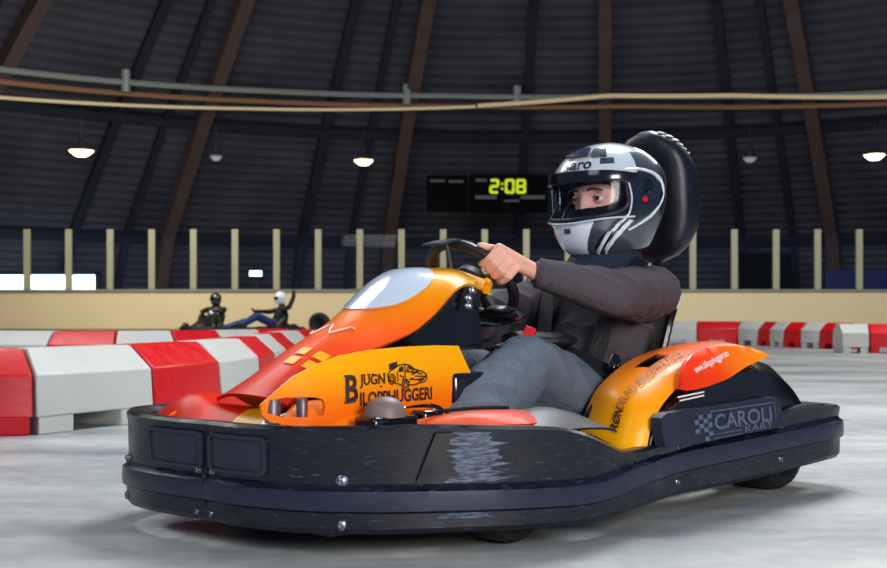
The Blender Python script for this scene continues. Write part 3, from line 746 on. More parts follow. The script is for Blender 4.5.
# steering assembly
bm = bmesh.new(); tube(bm, [(.55, .02, .12), (.18, .02, .54)], .012, 10); finish('steering_column', bm, M['steel'], kart)
WC = V((.12, .02, .60)); WN = V((-.75, 0, .66)).normalized(); WU = V((.66, 0, .75)).normalized(); WL = V((0, 1, 0)); WR = .13
def rim(a, r=WR, n=0): return WC+(WL*math.cos(a)+WU*math.sin(a))*r+WN*n
bm = bmesh.new()
pts = []
for k in range(48):
    a = 2*PI*k/48; s_ = math.sin(a); pts.append(rim(a, WR*(1-.10*max(0, -s_)**3)))
tube(bm, pts, .0145, 10, closed=True)
sw = finish('steering_wheel', bm, M['black'], kart)
bm = bmesh.new(); lathe(bm, [(0, -.012), (.05, -.012), (.055, .0), (.05, .02), (0, .024)], WC-WN*.01, WN, 24)
for a in (math.radians(10), math.radians(170), math.radians(270)): tube(bm, [rim(a, .04), rim(a, .125)], .011, 8)
finish('wheel_hub', bm, M['black'], sw)
# gloss black steering pad / airbox under the wheel
bm = bmesh.new(); hullpair(bm, (.10, .10, .505), (.075, .07, .022), (.06, .02, .500), (.07, .06, .026)); o = finish('steering_shroud', bm, M['gloss'], kart)
bm = bmesh.new(); hullpair(bm, (.118, .125, .524), (.045, .035, .010), (.10, .10, .526), (.04, .035, .010)); finish('shroud_cap', bm, M['greyplate'], o)
# thin screen blade above the hood
bm = bmesh.new(); sheet(bm, [[V((.27, -.02+.07*k/4, .690)) for k in range(5)], [V((.22, -.02+.08*k/4, .702)) for k in range(5)], [V((.17, -.01+.08*k/4, .700)) for k in range(5)]], .006); tube(bm, [(.2, .02, .62), (.22, .02, .70)], .006, 6); finish('display_blade', bm, M['greyplate'], kart)
# small chrome screws at the hood's rear corner
for p in ((.275, .168, .572), (.285, .166, .552), (.285, .166, .532)): bolt(V(p), V((.1, 1, 0)), hoodo, .009)
bolt(V((.18, .24, .40)), V((0, 1, 0)), kart, .01)

# side pods, fenders and covers (left then mirrored)
S_in = catmull([(.052, .33, .215), (.015, .33, .273), (-.031, .33, .325), (-.139, .33, .379), (-.248, .33, .408), (-.368, .33, .424), (-.504, .33, .424), (-.62, .33, .405)], 5)
S_out = catmull([(.107, .50, .187), (.079, .50, .250), (.046, .50, .299), (-.043, .50, .344), (-.117, .50, .377), (-.232, .50, .407), (-.40, .50, .424), (-.52, .50, .412)], 5)
S_rol = catmull([(.062, .545, .18), (.042, .545, .235), (.0, .545, .285), (-.07, .54, .325), (-.14, .535, .355), (-.26, .53, .388), (-.40, .525, .405), (-.52, .525, .40)], 5)
def strip_pt(i, v):
    a, b = V(S_in[i]), V(S_out[i]); p = a+(b-a)*v; p.z += .012*math.sin(PI*v); p.x += .008*math.sin(PI*v); return p
for s in (1, -1):
    mir = lambda p: V((p[0], p[1]*s, p[2]))
    def fsurf(u, v, d, s=s):
        i = max(0, min(.9999, u/.75))*(len(S_in)-1); k = min(int(i), len(S_in)-2); f = i-k
        def pt(k, v):
            if v <= .2: return strip_pt(k, v/.2)
            e, g = V(S_out[k]), V(S_rol[k]); t = (v-.2)/.05; return e.lerp(g, t)+V((0, .005, .004))*math.sin(PI*min(1, t))
        p = pt(k, v).lerp(pt(k+1, v), f)
        return V((p.x, (p.y-d*.5)*s, p.z-d*.6))
    bm = bmesh.new(); plate(bm, [(0, 0), (.75, 0), (.75, .25), (0, .25)], [[(.315, .085), (.35, .135), (.45, .135), (.43, .085)]], fsurf, .007, .018)
    fe = finish('rear_fender', bm, M['strip'], kart, angle=60)
    if s == 1: fender = fe
    # black body under the fender, over the wheel
    bm = bmesh.new(); rows = []
    body = [(.07, .19, .16), (.03, .28, .15), (-.06, .335, .14), (-.2, .39, .14), (-.36, .412, .14), (-.52, .40, .14), (-.62, .365, .14), (-.70, .30, .16), (-.74, .24, .17)]
    for x, zt, zb in catmull(body, 4):
        rows.append([mir(p) for p in ((x, .32, zb), (x, .325, zt-.03), (x, .345, zt-.008), (x, .45, zt-.012), (x, .51, zt-.02), (x, .548, zt-.055), (x, .556, max(zb+.01, zt-.12)), (x, .552, zb))])
    vs = grid(bm, rows, closed_u=True); bm.faces.new(vs[0]); bm.faces.new(vs[-1][::-1]); pod_b = finish('pod_body', bm, M['gloss'], kart, angle=40)
    # red-orange petal cover
    pet = [(-.048, .326), (-.056, .345), (-.075, .366), (-.11, .39), (-.16, .410), (-.22, .423), (-.30, .431), (-.38, .431), (-.46, .418), (-.53, .398), (-.47, .386), (-.38, .372), (-.31, .356), (-.248, .341), (-.18, .330), (-.119, .323), (-.075, .322)]
    bm = bmesh.new()
    plate(bm, pet, [], lambda u, v, d: V((u, s*(.570-d*1.0-max(0, (v-.35))*.62), v)), .012, .022)
    pe = finish('pod_cover', bm, M['petal'], kart, angle=60)
    if s == 1: petal = pe
    # CAROLI guard panel
    q = lambda u, v, d, s=s: V((u, s*(.592-d-(v-.17)*.12+ (.03 if u < -.3 else .0)*(-u-.3)), v))
    gp = [(.045, .192), (.055, .24), (.05, .262), (.03, .272), (-.20, .281), (-.47, .287), (-.495, .284), (-.50, .27), (-.515, .205), (-.30, .198), (-.05, .188)]
    bm = bmesh.new(); plate(bm, gp, [], q, .03, .05); ga = finish('side_guard', bm, M['greyplate'], kart, smooth=True, angle=30)
    if s == 1: guard = ga; gq = q
    # low front part of the pod: painted sweep and smoky cover
    bm = bmesh.new(); rows = []
    for x, zt in catmull([(.70, .262), (.63, .280), (.55, .291), (.47, .292), (.39, .288), (.31, .278)], 4):
        yo = interp([(.3, .53), (.45, .515), (.55, .47), (.62, .43), (.70, .37)], x)-.015
        yi = interp([(.3, .36), (.55, .345), (.70, .30)], x)
        rows.append([mir((x, yi+(yo-yi)*k/6, .25+(zt-.25)*math.sin(PI*(.12+.76*k/6)))) for k in range(7)])
    sheet(bm, rows, .006*s); sp_ = finish('side_pod', bm, M['podorange'], kart, angle=60)
    bm = bmesh.new(); rows = []
    for x, zt in catmull([(.46, .262), (.41, .283), (.35, .292), (.29, .288), (.23, .272), (.18, .245)], 4):
        rows.append([mir((x, .34+.20*k/6, .235+(zt-.235)*math.sin(PI*(.08+.84*k/6)))) for k in range(7)])
    sheet(bm, rows, .006*s); finish('pod_dome', bm, M['tint'], kart, angle=60)
    bm = bmesh.new(); tube(bm, [mir((x, interp([(.3, .53), (.45, .515), (.55, .47), (.62, .43), (.70, .37)], x)-.10, z)) for x, z in catmull([(.70, .268), (.60, .294), (.50, .302), (.42, .300)], 4)], .0045, 6); finish('trim_line', bm, M['black'], sp_)
# lettering on the fender strip, reading upwards
def fs(a, b):
    i = 2+a*22; k = int(i); f = i-k; p = strip_pt(k, b).lerp(strip_pt(k+1, b), f)
    q = strip_pt(k+2, b); t = (q-p); w = strip_pt(k, min(1, b+.1))-strip_pt(k, max(0, b-.1)); n = t.cross(w).normalized()
    n = n if n.x > 0 else -n
    return p+n*.0055
def fs2(a, b): return fs(a, .90-b)
text_on('lettering', [('RØN', .02, 0, .19, .16, .035)], fs2, M['text'], fender)
text_on('faded_lettering', [('DELAG BILOPPHUGG', .215, 0, .74, .16, .01)], fs2, M['text2'], fender)
# web address on the red cover
text_on('web_address', [('www.bilopphuggeri.no', 0, 0, .20, .022, .012)], lambda a, b: (lambda u, v: V((u, .5712-max(0, v-.35)*.62, v)))(-.125-a*.98, .357+b+a*.20), M['white'], petal)
bm = bmesh.new()
for z0, x0, x1 in ((.304, -.05, -.17), (.295, -.06, -.17)):
    bm.faces.new([bm.verts.new(p) for p in ((x0, .5585, z0), (x1, .5585, z0+.008), (x1, .5585, z0+.012), (x0, .5585, z0+.004))])
finish('silver_stripe', bm, M['white'], petal, smooth=False)
# CAROLI KART print
gs = lambda a, b: gq(-a, b, -.002)
text_on('guard_lettering', [('CAROLI', .175, .217, .275, .040, .02), ('KART', .315, .200, .135, .016-.0, .012)], lambda a, b: gs(a, b+(a-.17)*.025), M['logo'], guard)
bm = bmesh.new()
def gq4(a0, a1, b0, b1): bm.faces.new([bm.verts.new(gs(a, b+(a-.17)*.025)) for a, b in ((a0, b0), (a1, b0), (a1, b1), (a0, b1))])
for r in range(6):
    for c in range(4):
        if (r+c) % 2 == 0 and not (r < 2 and c < 2): gq4(.085+c*.02, .105+c*.02, .195+r*.011, .206+r*.011)
gq4(.17, .30, .2065, .2085); gq4(.16, .47, .264, .267); gq4(.467, .471, .222, .267); gq4(.165, .30, .197, .199)
finish('checker_print', bm, M['logo'], guard, smooth=False)
# seat, harness and headrest
seat_rows = []
prof = [(.02, .10), (-.12, .085), (-.26, .09), (-.38, .13), (-.46, .22), (-.51, .32), (-.545, .41), (-.57, .48), (-.585, .53)]
for i, (x, z) in enumerate(catmull(prof, 3)):
    u = i/24; side = interp([(0, .05), (.3, .10), (.5, .14), (.8, .15), (1, .06)], u)
    w = interp([(0, .17), (.4, .20), (.8, .215), (1, .17)], u); nx = interp([(0, 0), (.35, .2), (.6, 1), (1, 1)], u); r = []
    for k in range(13):
        t_ = -1+k/6; lift = side*abs(t_)**3
        r.append(V((x+lift*nx*.8, .06+w*t_, z+lift*(1-nx*.6))))
    seat_rows.append(r)
bm = bmesh.new(); sheet(bm, seat_rows, .012); seat = finish('seat', bm, M['black'], kart, angle=60)
bm = bmesh.new(); tube(bm, [r[-1] for r in seat_rows[12:]], .012, 8); finish('seat_edge', bm, M['plastic'], seat)
bm = bmesh.new(); tube(bm, [r[-1]+V((.004, .010, .004)) for r in seat_rows[21:]]+[seat_rows[-1][k]+V((0, .004, .012)) for k in (11, 10)], .008, 8); finish('white_edge_tube', bm, M['white'], seat)  # white tube along the seat back's upper left edge
bm = bmesh.new()
def hrest(t_, a, off=0):
    z = .67+.405*t_; xo = interp([(0, .02), (.3, .0), (.7, .01), (1, .06)], t_)
    w = .135*math.sqrt(max(.03, 1-(abs(2*t_-1))**3.2))+off; d = .068*math.sqrt(max(.03, 1-(abs(2*t_-1))**3.0))+off
    return V((-.672+xo+d*math.copysign(abs(math.cos(a))**.7, math.cos(a)), .07+w*math.copysign(abs(math.sin(a))**.7, math.sin(a)), z+off*(.6 if t_ > .9 else 0)))
rows = [[hrest(k/18, 2*PI*j/28) for j in range(28)] for k in range(19)]
vs = grid(bm, rows, closed_u=True); bm.faces.new(vs[0]); bm.faces.new(vs[-1][::-1]); hr = finish('headrest', bm, M['h_dark2'], kart, angle=60)
for k in range(6):  # white strips painting reflections onto the headrest's upper rear
    bm = bmesh.new(); t0 = .985-.030*k
    sheet(bm, [[hrest(t0-.012*i, math.radians(70+8*k+13*j), .004) for j in range(5)] for i in range(2)], .003); finish('reflection_bar', bm, M['white'], hr)
bm = bmesh.new(); tube(bm, [(-.66, .07, .70), (-.68, .07, .50), (-.70, .07, .12)], .018, 8); finish('headrest_post', bm, M['tube'], kart)
bm = bmesh.new(); box(bm, (-.72, .13, .775), (.05, .05, .008)); finish('rear_tag', bm, M['white'], hr, bevel=.002)
# engine behind right of seat
bm = bmesh.new(); box(bm, (-.42, -.40, .2), (.24, .14, .14)); box(bm, (-.42, -.40, .31), (.16, .12, .09))
for k in range(5): box(bm, (-.42, -.40, .285+.016*k), (.20, .15, .005))
finish('engine', bm, M['tube'], kart, bevel=.006)
# pedals
for s in (-1, 1):
    bm = bmesh.new(); tube(bm, [(.80, s*.13, .06), (.79, s*.13, .21)], .007, 8); box(bm, (.785, s*.13, .2), (.015, .07, .05)); finish('pedal', bm, M['steel'], kart)

# ================================================================== THE DRIVER
drv = thing('person', 'kart driver in silver full-face helmet, dark hoodie and grey jeans, steering the orange kart', 'person', (KX, KY, 0), KR)
HC = V((-.405, .08, .845)); HY = math.radians(-4)
HM = Matrix.Translation(HC) @ Matrix.Rotation(HY, 4, 'Z') @ Matrix.Rotation(math.radians(3), 4, 'Y')
SY = .07
SHL, ELL, WRL = V((-.40, .25, .575)), V((-.14, .30, .565)), V((.055, .188, .622))
SHR, ELR, WRR = V((-.40, -.11, .575)), V((-.15, -.17, .49)), V((.03, -.150, .545))
bm = bmesh.new()
chain(bm, [((-.28, SY, .22), (.10, .13, .08)), ((-.36, SY, .42), (.085, .13, .08)), ((-.42, SY, .57), (.07, .15, .05)), ((-.42, SY, .63), .05), ((-.41, SY, .74), .052)])
for S_, E_, W_ in ((SHL, ELL, WRL), (SHR, ELR, WRR)): chain(bm, [(S_, .048), (E_, .038), (W_, .026)])
for s in (1, -1):
    chain(bm, [((-.26, SY+s*.08, .19), .075), ((.17, SY+s*.165, .385), .042), ((.56, SY+s*.12, .15), .035), ((.66, SY+s*.12, .13), .03)])
# hands gripping the rim
def hand(side, a, W_):
    n = WN; L_ = WL*side; T = (-L_*math.sin(a)+WU*math.cos(a)); O = (L_*math.cos(a)+WU*math.sin(a)); P = WC+O*WR
    kn = []
    for i, (ln, r) in enumerate(((.86, .0088), (.97, .0096), (1.0, .0098), (.93, .0094))):
        off = (i-1.5)*.0235; Pi = P+T*off
        k0 = Pi+O*.034+n*.020; k1 = Pi+O*.030*1-n*.022*ln; k2 = Pi+O*.004-n*.031*ln; k3 = Pi-O*.017-n*.020
        chain(bm, [(k0, r*1.15), (k1, r*1.08), (k2, r), (k3, r*.86)]); kn.append(k0)
    mid = (kn[1]+kn[2])/2
    pb = P+O*.026+n*.045
    hullpair(bm, kn[0], .012, kn[3], .013)
    chain(bm, [(kn[0], .0125), (W_, .022)]); chain(bm, [(kn[3], .013), (W_, .022)]); chain(bm, [(mid, .014), (W_, .024)])
    t0 = P+O*.012+n*.038+T*.015; chain(bm, [(W_.lerp(t0, .35), .017), (t0, .013), (P+T*.048+n*.024-O*.002, .0105), (P+T*.070+n*.013-O*.010, .009)])
hand(1, math.radians(22), WRL); hand(-1, math.radians(-22), WRR)
# head with face (helmet frame)
def headpt(phi, z):
    t_ = z/.125; base = math.sqrt(max(0, 1-abs(t_)**2.4)); c, s_ = math.cos(phi), math.sin(phi)
    a = .112 if c > 0 else .118; b_ = .092
    x, y = a*base*c, b_*base*s_
    if c > 0:
        x += .010*math.exp(-((z-.028)/.010)**2)*math.exp(-(abs(y)-.035)**2/.0009)          # brow
        x -= .014*math.exp(-((z-.006)/.014)**2)*math.exp(-((abs(y)-.040)/.018)**2)          # eye socket
        nb = interp([(-.06, 0), (-.045, .010), (-.03, .014), (-.015, .016), (0, .012), (.02, .008), (.035, 0)], z)
        x += nb*math.exp(-(y/.014)**2)
        x += .006*math.exp(-((z+.072)/.012)**2)*math.exp(-(y/.028)**2)                      # lips
        x += .010*math.exp(-((z+.105)/.016)**2)*math.exp(-(y/.03)**2)
    return HM @ V((x, y, z))
rows = [[headpt(2*PI*j/72, -.1245+.249*i/60) for j in range(72)] for i in range(61)]
vs = grid(bm, rows, closed_u=True); bm.faces.new(vs[0]); bm.faces.new(vs[-1][::-1])
body = remesh('body', bm, M['skin'], drv, .0042, 2)
for s in (1, -1):
    e = HM @ V((.0905, s*.042, .006))
    bm = bmesh.new(); bmesh.ops.create_uvsphere(bm, u_segments=20, v_segments=12, radius=.0155, matrix=Matrix.Translation(e)); eo = finish('eye', bm, M['eyewhite'], body)
    g = (HM.to_3x3() @ V((1, .18, .03))).normalized()
    bm = bmesh.new(); lathe(bm, [(.0078, .0135), (.0070, .0160), (.003, .0172), (0, .0174)], e, g, 16); finish('iris', bm, M['iris'], eo)
    bm = bmesh.new(); sheet(bm, [[HM @ V((.1155-.0055*abs(k-1.4)**2*.35-(.0035 if False else 0), s*(.018+.0125*k), .026+.0055*math.sin(k*.9)+dz)) for k in range(5)] for dz in (0, .006)], .004*s); finish('eyebrow', bm, M['hair'], body)
    bm = bmesh.new(); rl = []
    for el in [.28+.13*k for k in range(9)]: rl.append([e+HM.to_3x3() @ V((.0172*math.cos(el)*math.cos(az), .0172*math.cos(el)*math.sin(az), .0172*math.sin(el))) for az in [-1.5+.25*k for k in range(13)]])
    sheet(bm, rl, .001); finish('eyelid', bm, M['skin'], body)
    bm = bmesh.new(); rl = []
    for el in [-.30-.13*k for k in range(8)]: rl.append([e+HM.to_3x3() @ V((.0168*math.cos(el)*math.cos(az), .0168*math.cos(el)*math.sin(az), .0168*math.sin(el))) for az in [-1.5+.25*k for k in range(13)]])
    sheet(bm, rl, .001); finish('eyelid', bm, M['skin'], body)
    # upper lash line
    bm = bmesh.new(); tube(bm, [e+(HM.to_3x3() @ V((.0166*math.cos(t_), .0166*math.sin(t_), .0050))) for t_ in [-1.1+.22*k for k in range(11)]], .0013, 6); finish('eyelash', bm, M['hair'], body)
# balaclava with eye opening
bm = bmesh.new()
zz = [-.126+.252*i/120 for i in range(121)]; nj = 240
R = []
for z in zz:
    r = []
    for j in range(nj):
        ph = 2*PI*j/nj; t_ = z/.135; base = math.sqrt(max(0, 1-abs(t_)**2.4)); c, s_ = math.cos(ph), math.sin(ph)
        x, y = (.126 if c > 0 else .126)*base*c, .100*base*s_
        r.append(HM @ V((x, y, z)))
    R.append(r)
vs = [[bm.verts.new(p) for p in r] for r in R]
for i in range(120):
    for j in range(nj):
        zc_ = zz[i]+.001; ph = math.degrees(2*PI*(j+.5)/nj); ph = ph-360 if ph > 180 else ph
        if (ph/58)**4+((zc_-.010-.00010*ph)/.033)**4 < 1: continue
        bm.faces.new((vs[i][j], vs[i][(j+1) % nj], vs[i+1][(j+1) % nj], vs[i+1][j]))
bo_ = finish('balaclava', bm, M['bala'], drv, angle=80); md = bo_.modifiers.new('s', 'SOLIDIFY'); md.thickness = .004; md.offset = 1
# helmet shell
fx = [(-.170, .105), (-.15, .150), (-.12, .172), (-.08, .184), (-.04, .180), (0, .174), (.05, .168), (.09, .150), (.13, .115), (.155, .075), (.172, 0)]
rxx = [(-.170, .08), (-.12, .115), (-.06, .150), (0, .172), (.05, .178), (.09, .168), (.13, .135), (.155, .09), (.172, 0)]
wy = [(-.170, .080), (-.14, .112), (-.10, .132), (-.05, .147), (0, .154), (.05, .152), (.09, .138), (.13, .106), (.155, .072), (.172, 0)]
def smooth_t(tab, z, h=.012): return (interp(tab, z-h)+2*interp(tab, z)+interp(tab, z+h))/4
def helm(ph, u, off=0):
    c, s_ = math.cos(ph), math.sin(ph)
    zb = -.168+.045*(1-c)/2*1.0
    z = zb+(.172-zb)*u
    a = math.asin(max(-1, min(1, z/.172))) if z > 0 else 0
    e = 2/2.25; cc = math.copysign(abs(c)**e, c); ss = math.copysign(abs(s_)**e, s_)
    if z > .05:
        k = math.sqrt(max(0, 1-((z-.05)/.1225)**2)); ax = (.168 if c > 0 else .178)*k; w = .152*k
    else: ax = smooth_t(fx if c > 0 else rxx, z); w = smooth_t(wy, z)
    p = V((ax*cc, w*ss, z))
    if off:
        n = V((p.x/.18**2, p.y/.15**2, p.z/.17**2)).normalized(); p += n*off
    return p
NU, NP = 150, 320
us = [1-(1-i/NU)**1.0 for i in range(NU+1)]
us = [math.sin(i/NU*PI/2)*.5+.5*(i/NU) for i in range(NU+1)]
bm = bmesh.new()
vs = [[bm.verts.new(helm(2*PI*j/NP, min(u, .9995))) for j in range(NP)] for u in us]
def port(ph, z):       # eye port
    lo = -.046-.012*math.exp(-(ph/40)**2); hi = .062
    zm, zh = (lo+hi)/2, (hi-lo)/2
    return (abs(ph)/66)**5+abs((z-zm)/zh)**4 < 1
def paint(ph, z):
    a = abs(ph)
    if z > .06:
        if a > 118-600*max(0, z-.12): return 3
        if a > 78: return 2 if z < .135 else 0
        if 34 < a < 52 and .10 < z < .118: return 2
        return 0
    if a > 132: return 3
    # swoosh running up and back from the chin
    d = z-(-.150+(a-34)*.0031)
    if a > 30 and a < 112:
        if abs(d) < .0075: return 1
        if abs(d+.014) < .0045: return 3
        if abs(d+.030) < .010 and a > 44: return 1 if a < 92 else 2
        if -.018 < d-.020 < .006 and a < 70: return 3
    if a < 15+(z+.17)*150 and z < -.045: return 1 if z > -.165 else 3
    if a < 46 and z < -.045: return 2
    if a < 34: return 3
    if d < 0: return 2 if a < 108 else 3
    if z < -.045 and a < 66: return 2
    if z < -.0 and a < 80: return 3
    return 2
for i in range(NU):
    for j in range(NP):
        c = (vs[i][j].co+vs[i+1][(j+1) % NP].co)/2; ph = math.degrees(2*PI*(j+.5)/NP); ph = ph-360 if ph > 180 else ph
        if port(ph, c.z): continue
        f = bm.faces.new((vs[i][j], vs[i][(j+1) % NP], vs[i+1][(j+1) % NP], vs[i+1][j])); f.material_index = paint(ph, c.z)
bm.faces.new(vs[-1])
bmesh.ops.transform(bm, matrix=HM, verts=bm.verts[:])
helmet = finish('helmet', bm, [M['h_silver'], M['h_white'], M['h_grey'], M['h_dark']], drv, angle=80)
md = helmet.modifiers.new('s', 'SOLIDIFY'); md.thickness = .014; md.offset = -1; md.use_even_offset = False
def hpt(phd, z, off=0):
    ph = math.radians(phd); zb = -.168+.045*(1-math.cos(ph))/2; return HM @ helm(ph, (z-zb)/(.172-zb), off)
# gasket round the eye port
bm = bmesh.new(); pts = []
for k in range(72):
    a = 2*PI*k/72; c, s_ = math.cos(a), math.sin(a); ph = 66*math.copysign(abs(c)**.45, c)
    lo = -.046-.012*math.exp(-(ph/40)**2); zm, zh = (lo+.062)/2, (.062-lo)/2
    pts.append(hpt(ph, zm+zh*math.copysign(abs(s_)**.5, s_), .001))
tube(bm, pts, .0085, 8, closed=True); finish('port_gasket', bm, M['black'], helmet)
# visor: clear shield over the port with dark upper band
def visor_part(name, z0, z1, m, off=.011, p=72):
    bm = bmesh.new(); sheet(bm, [[hpt(-p+2*p*k/40, z0(k/40)+(z1(k/40)-z0(k/40))*i/8, off) for k in range(41)] for i in range(9)], .002); return finish(name, bm, m, helmet, angle=60)
visor_part('visor_shield', lambda u: -.050-.012*math.exp(-((u-.5)/.25)**2), lambda u: .048, M['visor'])
visor_part('visor_band', lambda u: .048, lambda u: .078-.012*abs(2*u-1)**3, M['gloss'], .0112)
bm = bmesh.new(); tube(bm, [hpt(-72+144*k/40, -.050-.012*math.exp(-((k/40-.5)/.25)**2), .0115) for k in range(41)], .003, 6); finish('visor_edge', bm, M['h_silver'], helmet)
# hinge plates
for s in (1, -1):
    bm = bmesh.new(); rows = []
    def hp_poly(u, v, d): return hpt(s*u, v, .006-d)
    poly = [(66, -.055), (64, .0), (62, .045), (66, .066), (78, .072), (92, .062), (103, .040), (106, .012), (100, -.018), (88, -.045), (76, -.062)]
    # scale angle axis for triangulation
    bm = bmesh.new(); plate(bm, [(a*.0027, z) for a, z in poly], [], lambda u, v, d: hpt(s*u/.0027, v, .009-d), .012, .012); hg = finish('hinge_cover', bm, M['h_dark'], helmet, angle=50)
    bm = bmesh.new(); lathe(bm, [(0, 0), (.009, 0), (.008, .004), (0, .005)], hpt(s*82, -.004, .009), hpt(s*82, -.004, .05)-hpt(s*82, -.004, 0), 16); finish('hinge_dot', bm, M['redtag'], hg)
    bm = bmesh.new(); lathe(bm, [(0, 0), (.022, 0), (.02, .004), (0, .005)], hpt(s*86, .034, .008), hpt(s*86, .034, .05)-hpt(s*86, .034, 0), 20); finish('hinge_cap', bm, M['gloss'], hg)
    # pale swoosh round the rear of the hinge
    bm = bmesh.new(); pw = catmull([(70, -.090), (84, -.068), (98, -.035), (108, .005), (107, .045), (96, .070), (80, .082), (64, .080)], 4)
    tube(bm, [hpt(s*a, z, .002) for a, z in pw], [.007-.004*abs(2*i/(len(pw)-1)-1) for i in range(len(pw))], 8); finish('swoosh_trim', bm, M['h_white'], helmet)
    bm = bmesh.new(); tube(bm, [hpt(s*a, z, .012) for a, z in catmull([(64, .040), (67, .0), (66, -.04), (60, -.065)], 4)], .0028, 6); finish('port_trim', bm, M['h_silver'], helmet)
# forehead vent and brand lettering
bm = bmesh.new(); sheet(bm, [[hpt(-16+32*k/8, .122+.022*i/3, .004) for k in range(9)] for i in range(4)], .008); finish('brow_vent', bm, M['h_dark'], helmet)
bm = bmesh.new(); sheet(bm, [[hpt(22+20*k/8, .118+.020*i/3, .004) for k in range(9)] for i in range(4)], .008); finish('brow_vent', bm, M['h_grey'], helmet)
text_on('brand_lettering', [('aro', 0, 0, 26, .022, .02)], lambda a, b: hpt(-2+a, .086+b, .0035), M['h_dark'], helmet)
bm = bmesh.new(); sheet(bm, [[hpt(ph, z, .002) for ph in (-11, -8, -5)] for z in (.087, .094, .101)], .002); finish('brand_blot', bm, M['h_dark'], helmet)
# chin stripes
for a0 in (34, 39, 44):
    bm = bmesh.new(); tube(bm, [hpt(a0+t_*14, -.152+t_*.060, .0015) for t_ in [k/8 for k in range(9)]], .0022, 6); finish('chin_stripe', bm, M['h_silver'] if a0 != 39 else M['h_dark'], helmet)
bm = bmesh.new(); sheet(bm, [[hpt(-3+6*k/4, -.092+.014*i/2, .003) for k in range(5)] for i in range(3)], .004); finish('chin_vent', bm, M['h_dark'], helmet)
# neck collar with label
bm = bmesh.new(); rows = []
for z, r in ((.600, .125), (.635, .118), (.665, .098), (.70, .085), (.725, .080)):
    rows.append([V((-.40+r*math.cos(a)*1.0+(.72-z)*.3, .075+r*1.05*math.sin(a), z+.012*math.cos(a*3))) for a in [2*PI*j/40 for j in range(41)]])
sheet(bm, rows, .012); cl = finish('neck_collar', bm, M['collar'], drv, angle=80)
bm = bmesh.new(); sheet(bm, [[V((-.36+.128*math.cos(a)+(.72-z)*.3-.04, .075+.134*math.sin(a), z+.004+.012*math.cos(a*3))) for a in [1.0+.1*k for k in range(5)]] for z in (.622, .632, .642)], .002); finish('collar_label', bm, M['white'], cl)

# clothing
def fold(p, k=1.0):
    q = V((p.x*9, p.y*9, p.z*9)); n = noise.noise(q)*.6+noise.noise(q*2.3)*.3
    w = (1-abs(math.sin(46*(p.x*.8-p.z*.55+p.y*.3)+5*noise.noise(q*.45))))**2*max(0, .5+1.2*noise.noise(q*.5+V((7, 3, 1))))
    return k*(n*.005+w*.010)
bm = bmesh.new()
chain(bm, [((-.27, SY, .24), (.135, .17, .09)), ((-.34, SY, .40), (.12, .175, .10)), ((-.40, SY, .53), (.10, .19, .08)), ((-.41, SY, .60), (.075, .14, .045))])
for S_, E_, W_ in ((SHL, ELL, WRL), (SHR, ELR, WRR)):
    d = (W_-E_).normalized(); Wc = W_-d*.015
    chain(bm, [(S_, .076), (S_.lerp(E_, .5), .072), (E_, .066), (E_.lerp(Wc, .5), .054), (Wc-d*.03, .045), (Wc, .036)])
hoodie = remesh('hoodie', bm, M['hoodie'], drv, .007, 4, lambda p: fold(p, 2.1))
bm = bmesh.new(); d = (WRL-ELL).normalized(); lathe(bm, [(.030, -.02), (.040, -.016), (.041, .012), (.034, .02), (.028, .01), (.03, -.02)], WRL-d*.02, d, 24); finish('cuff', bm, M['hoodie'], hoodie)
bm = bmesh.new(); d = (WRR-ELR).normalized(); lathe(bm, [(.030, -.02), (.040, -.016), (.041, .012), (.034, .02), (.028, .01), (.03, -.02)], WRR-d*.02, d, 24); finish('cuff', bm, M['hoodie'], hoodie)
bm = bmesh.new()
pe_ = lambda s: [((-.26, SY+s*.09, .21), (.12, .11, .10)), ((-.02, SY+s*.14, .31), (.11, .105, .095)), ((.15, SY+s*.165, .392), (.080, .085, .070)), ((.34, SY+s*.18, .27), (.125, .10, .10)), ((.52, SY+s*.13, .16), (.06, .055, .06))]
for s in (1, -1): chain(bm, pe_(s))
hullpair(bm, (-.26, SY+.09, .21), (.12, .10, .09), (-.26, SY-.09, .21), (.12, .10, .09))
hullpair(bm, (.10, SY+.10, .30), (.08, .08, .08), (-.10, SY+.0, .24), (.10, .10, .07))
remesh('trousers', bm, M['denim'], drv, .008, 5, lambda p: fold(p, .7))
for s in (1, -1):
    bm = bmesh.new(); chain(bm, [((.55, SY+s*.12, .12), (.045, .04, .045)), ((.66, SY+s*.12, .11), (.05, .042, .035)), ((.74, SY+s*.11, .13), (.035, .038, .025))]); remesh('shoe', bm, M['black'], drv, .006, 3)
# harness (belongs to the kart), drawn over the torso
def strap(name, pts, w, up, m, par):
    P = catmull(pts, 5); P = [V(p) for p in P]; rows = []
    for i, p in enumerate(P):
        t_ = (P[min(i+1, len(P)-1)]-P[max(i-1, 0)]).normalized(); b_ = t_.cross(V(up)).normalized(); rows.append([p-b_*w/2, p, p+b_*w/2])
    bm = bmesh.new(); sheet(bm, rows, .005); return finish(name, bm, m, par)
hs_ = thing('seat_harness', 'black harness with buckle and red tag across the driver of the orange kart', 'harness', (KX, KY, 0), KR)
strap('shoulder_strap', [(-.40, .20, .665), (-.31, .21, .61), (-.245, .20, .52), (-.205, .20, .43), (-.165, .20, .36)], .045, (.8, .5, .3), M['strap'], hs_)
strap('shoulder_strap', [(-.40, -.05, .665), (-.31, -.06, .61), (-.25, -.03, .52), (-.20, .0, .43), (-.14, .04, .36)], .045, (.8, .2, .3), M['strap'], hs_)
strap('lap_belt', [(-.34, .275, .26), (-.24, .285, .31), (-.155, .25, .355), (-.07, .16, .41), (.0, .10, .41)], .06, (.4, .6, .7), M['strap'], hs_)
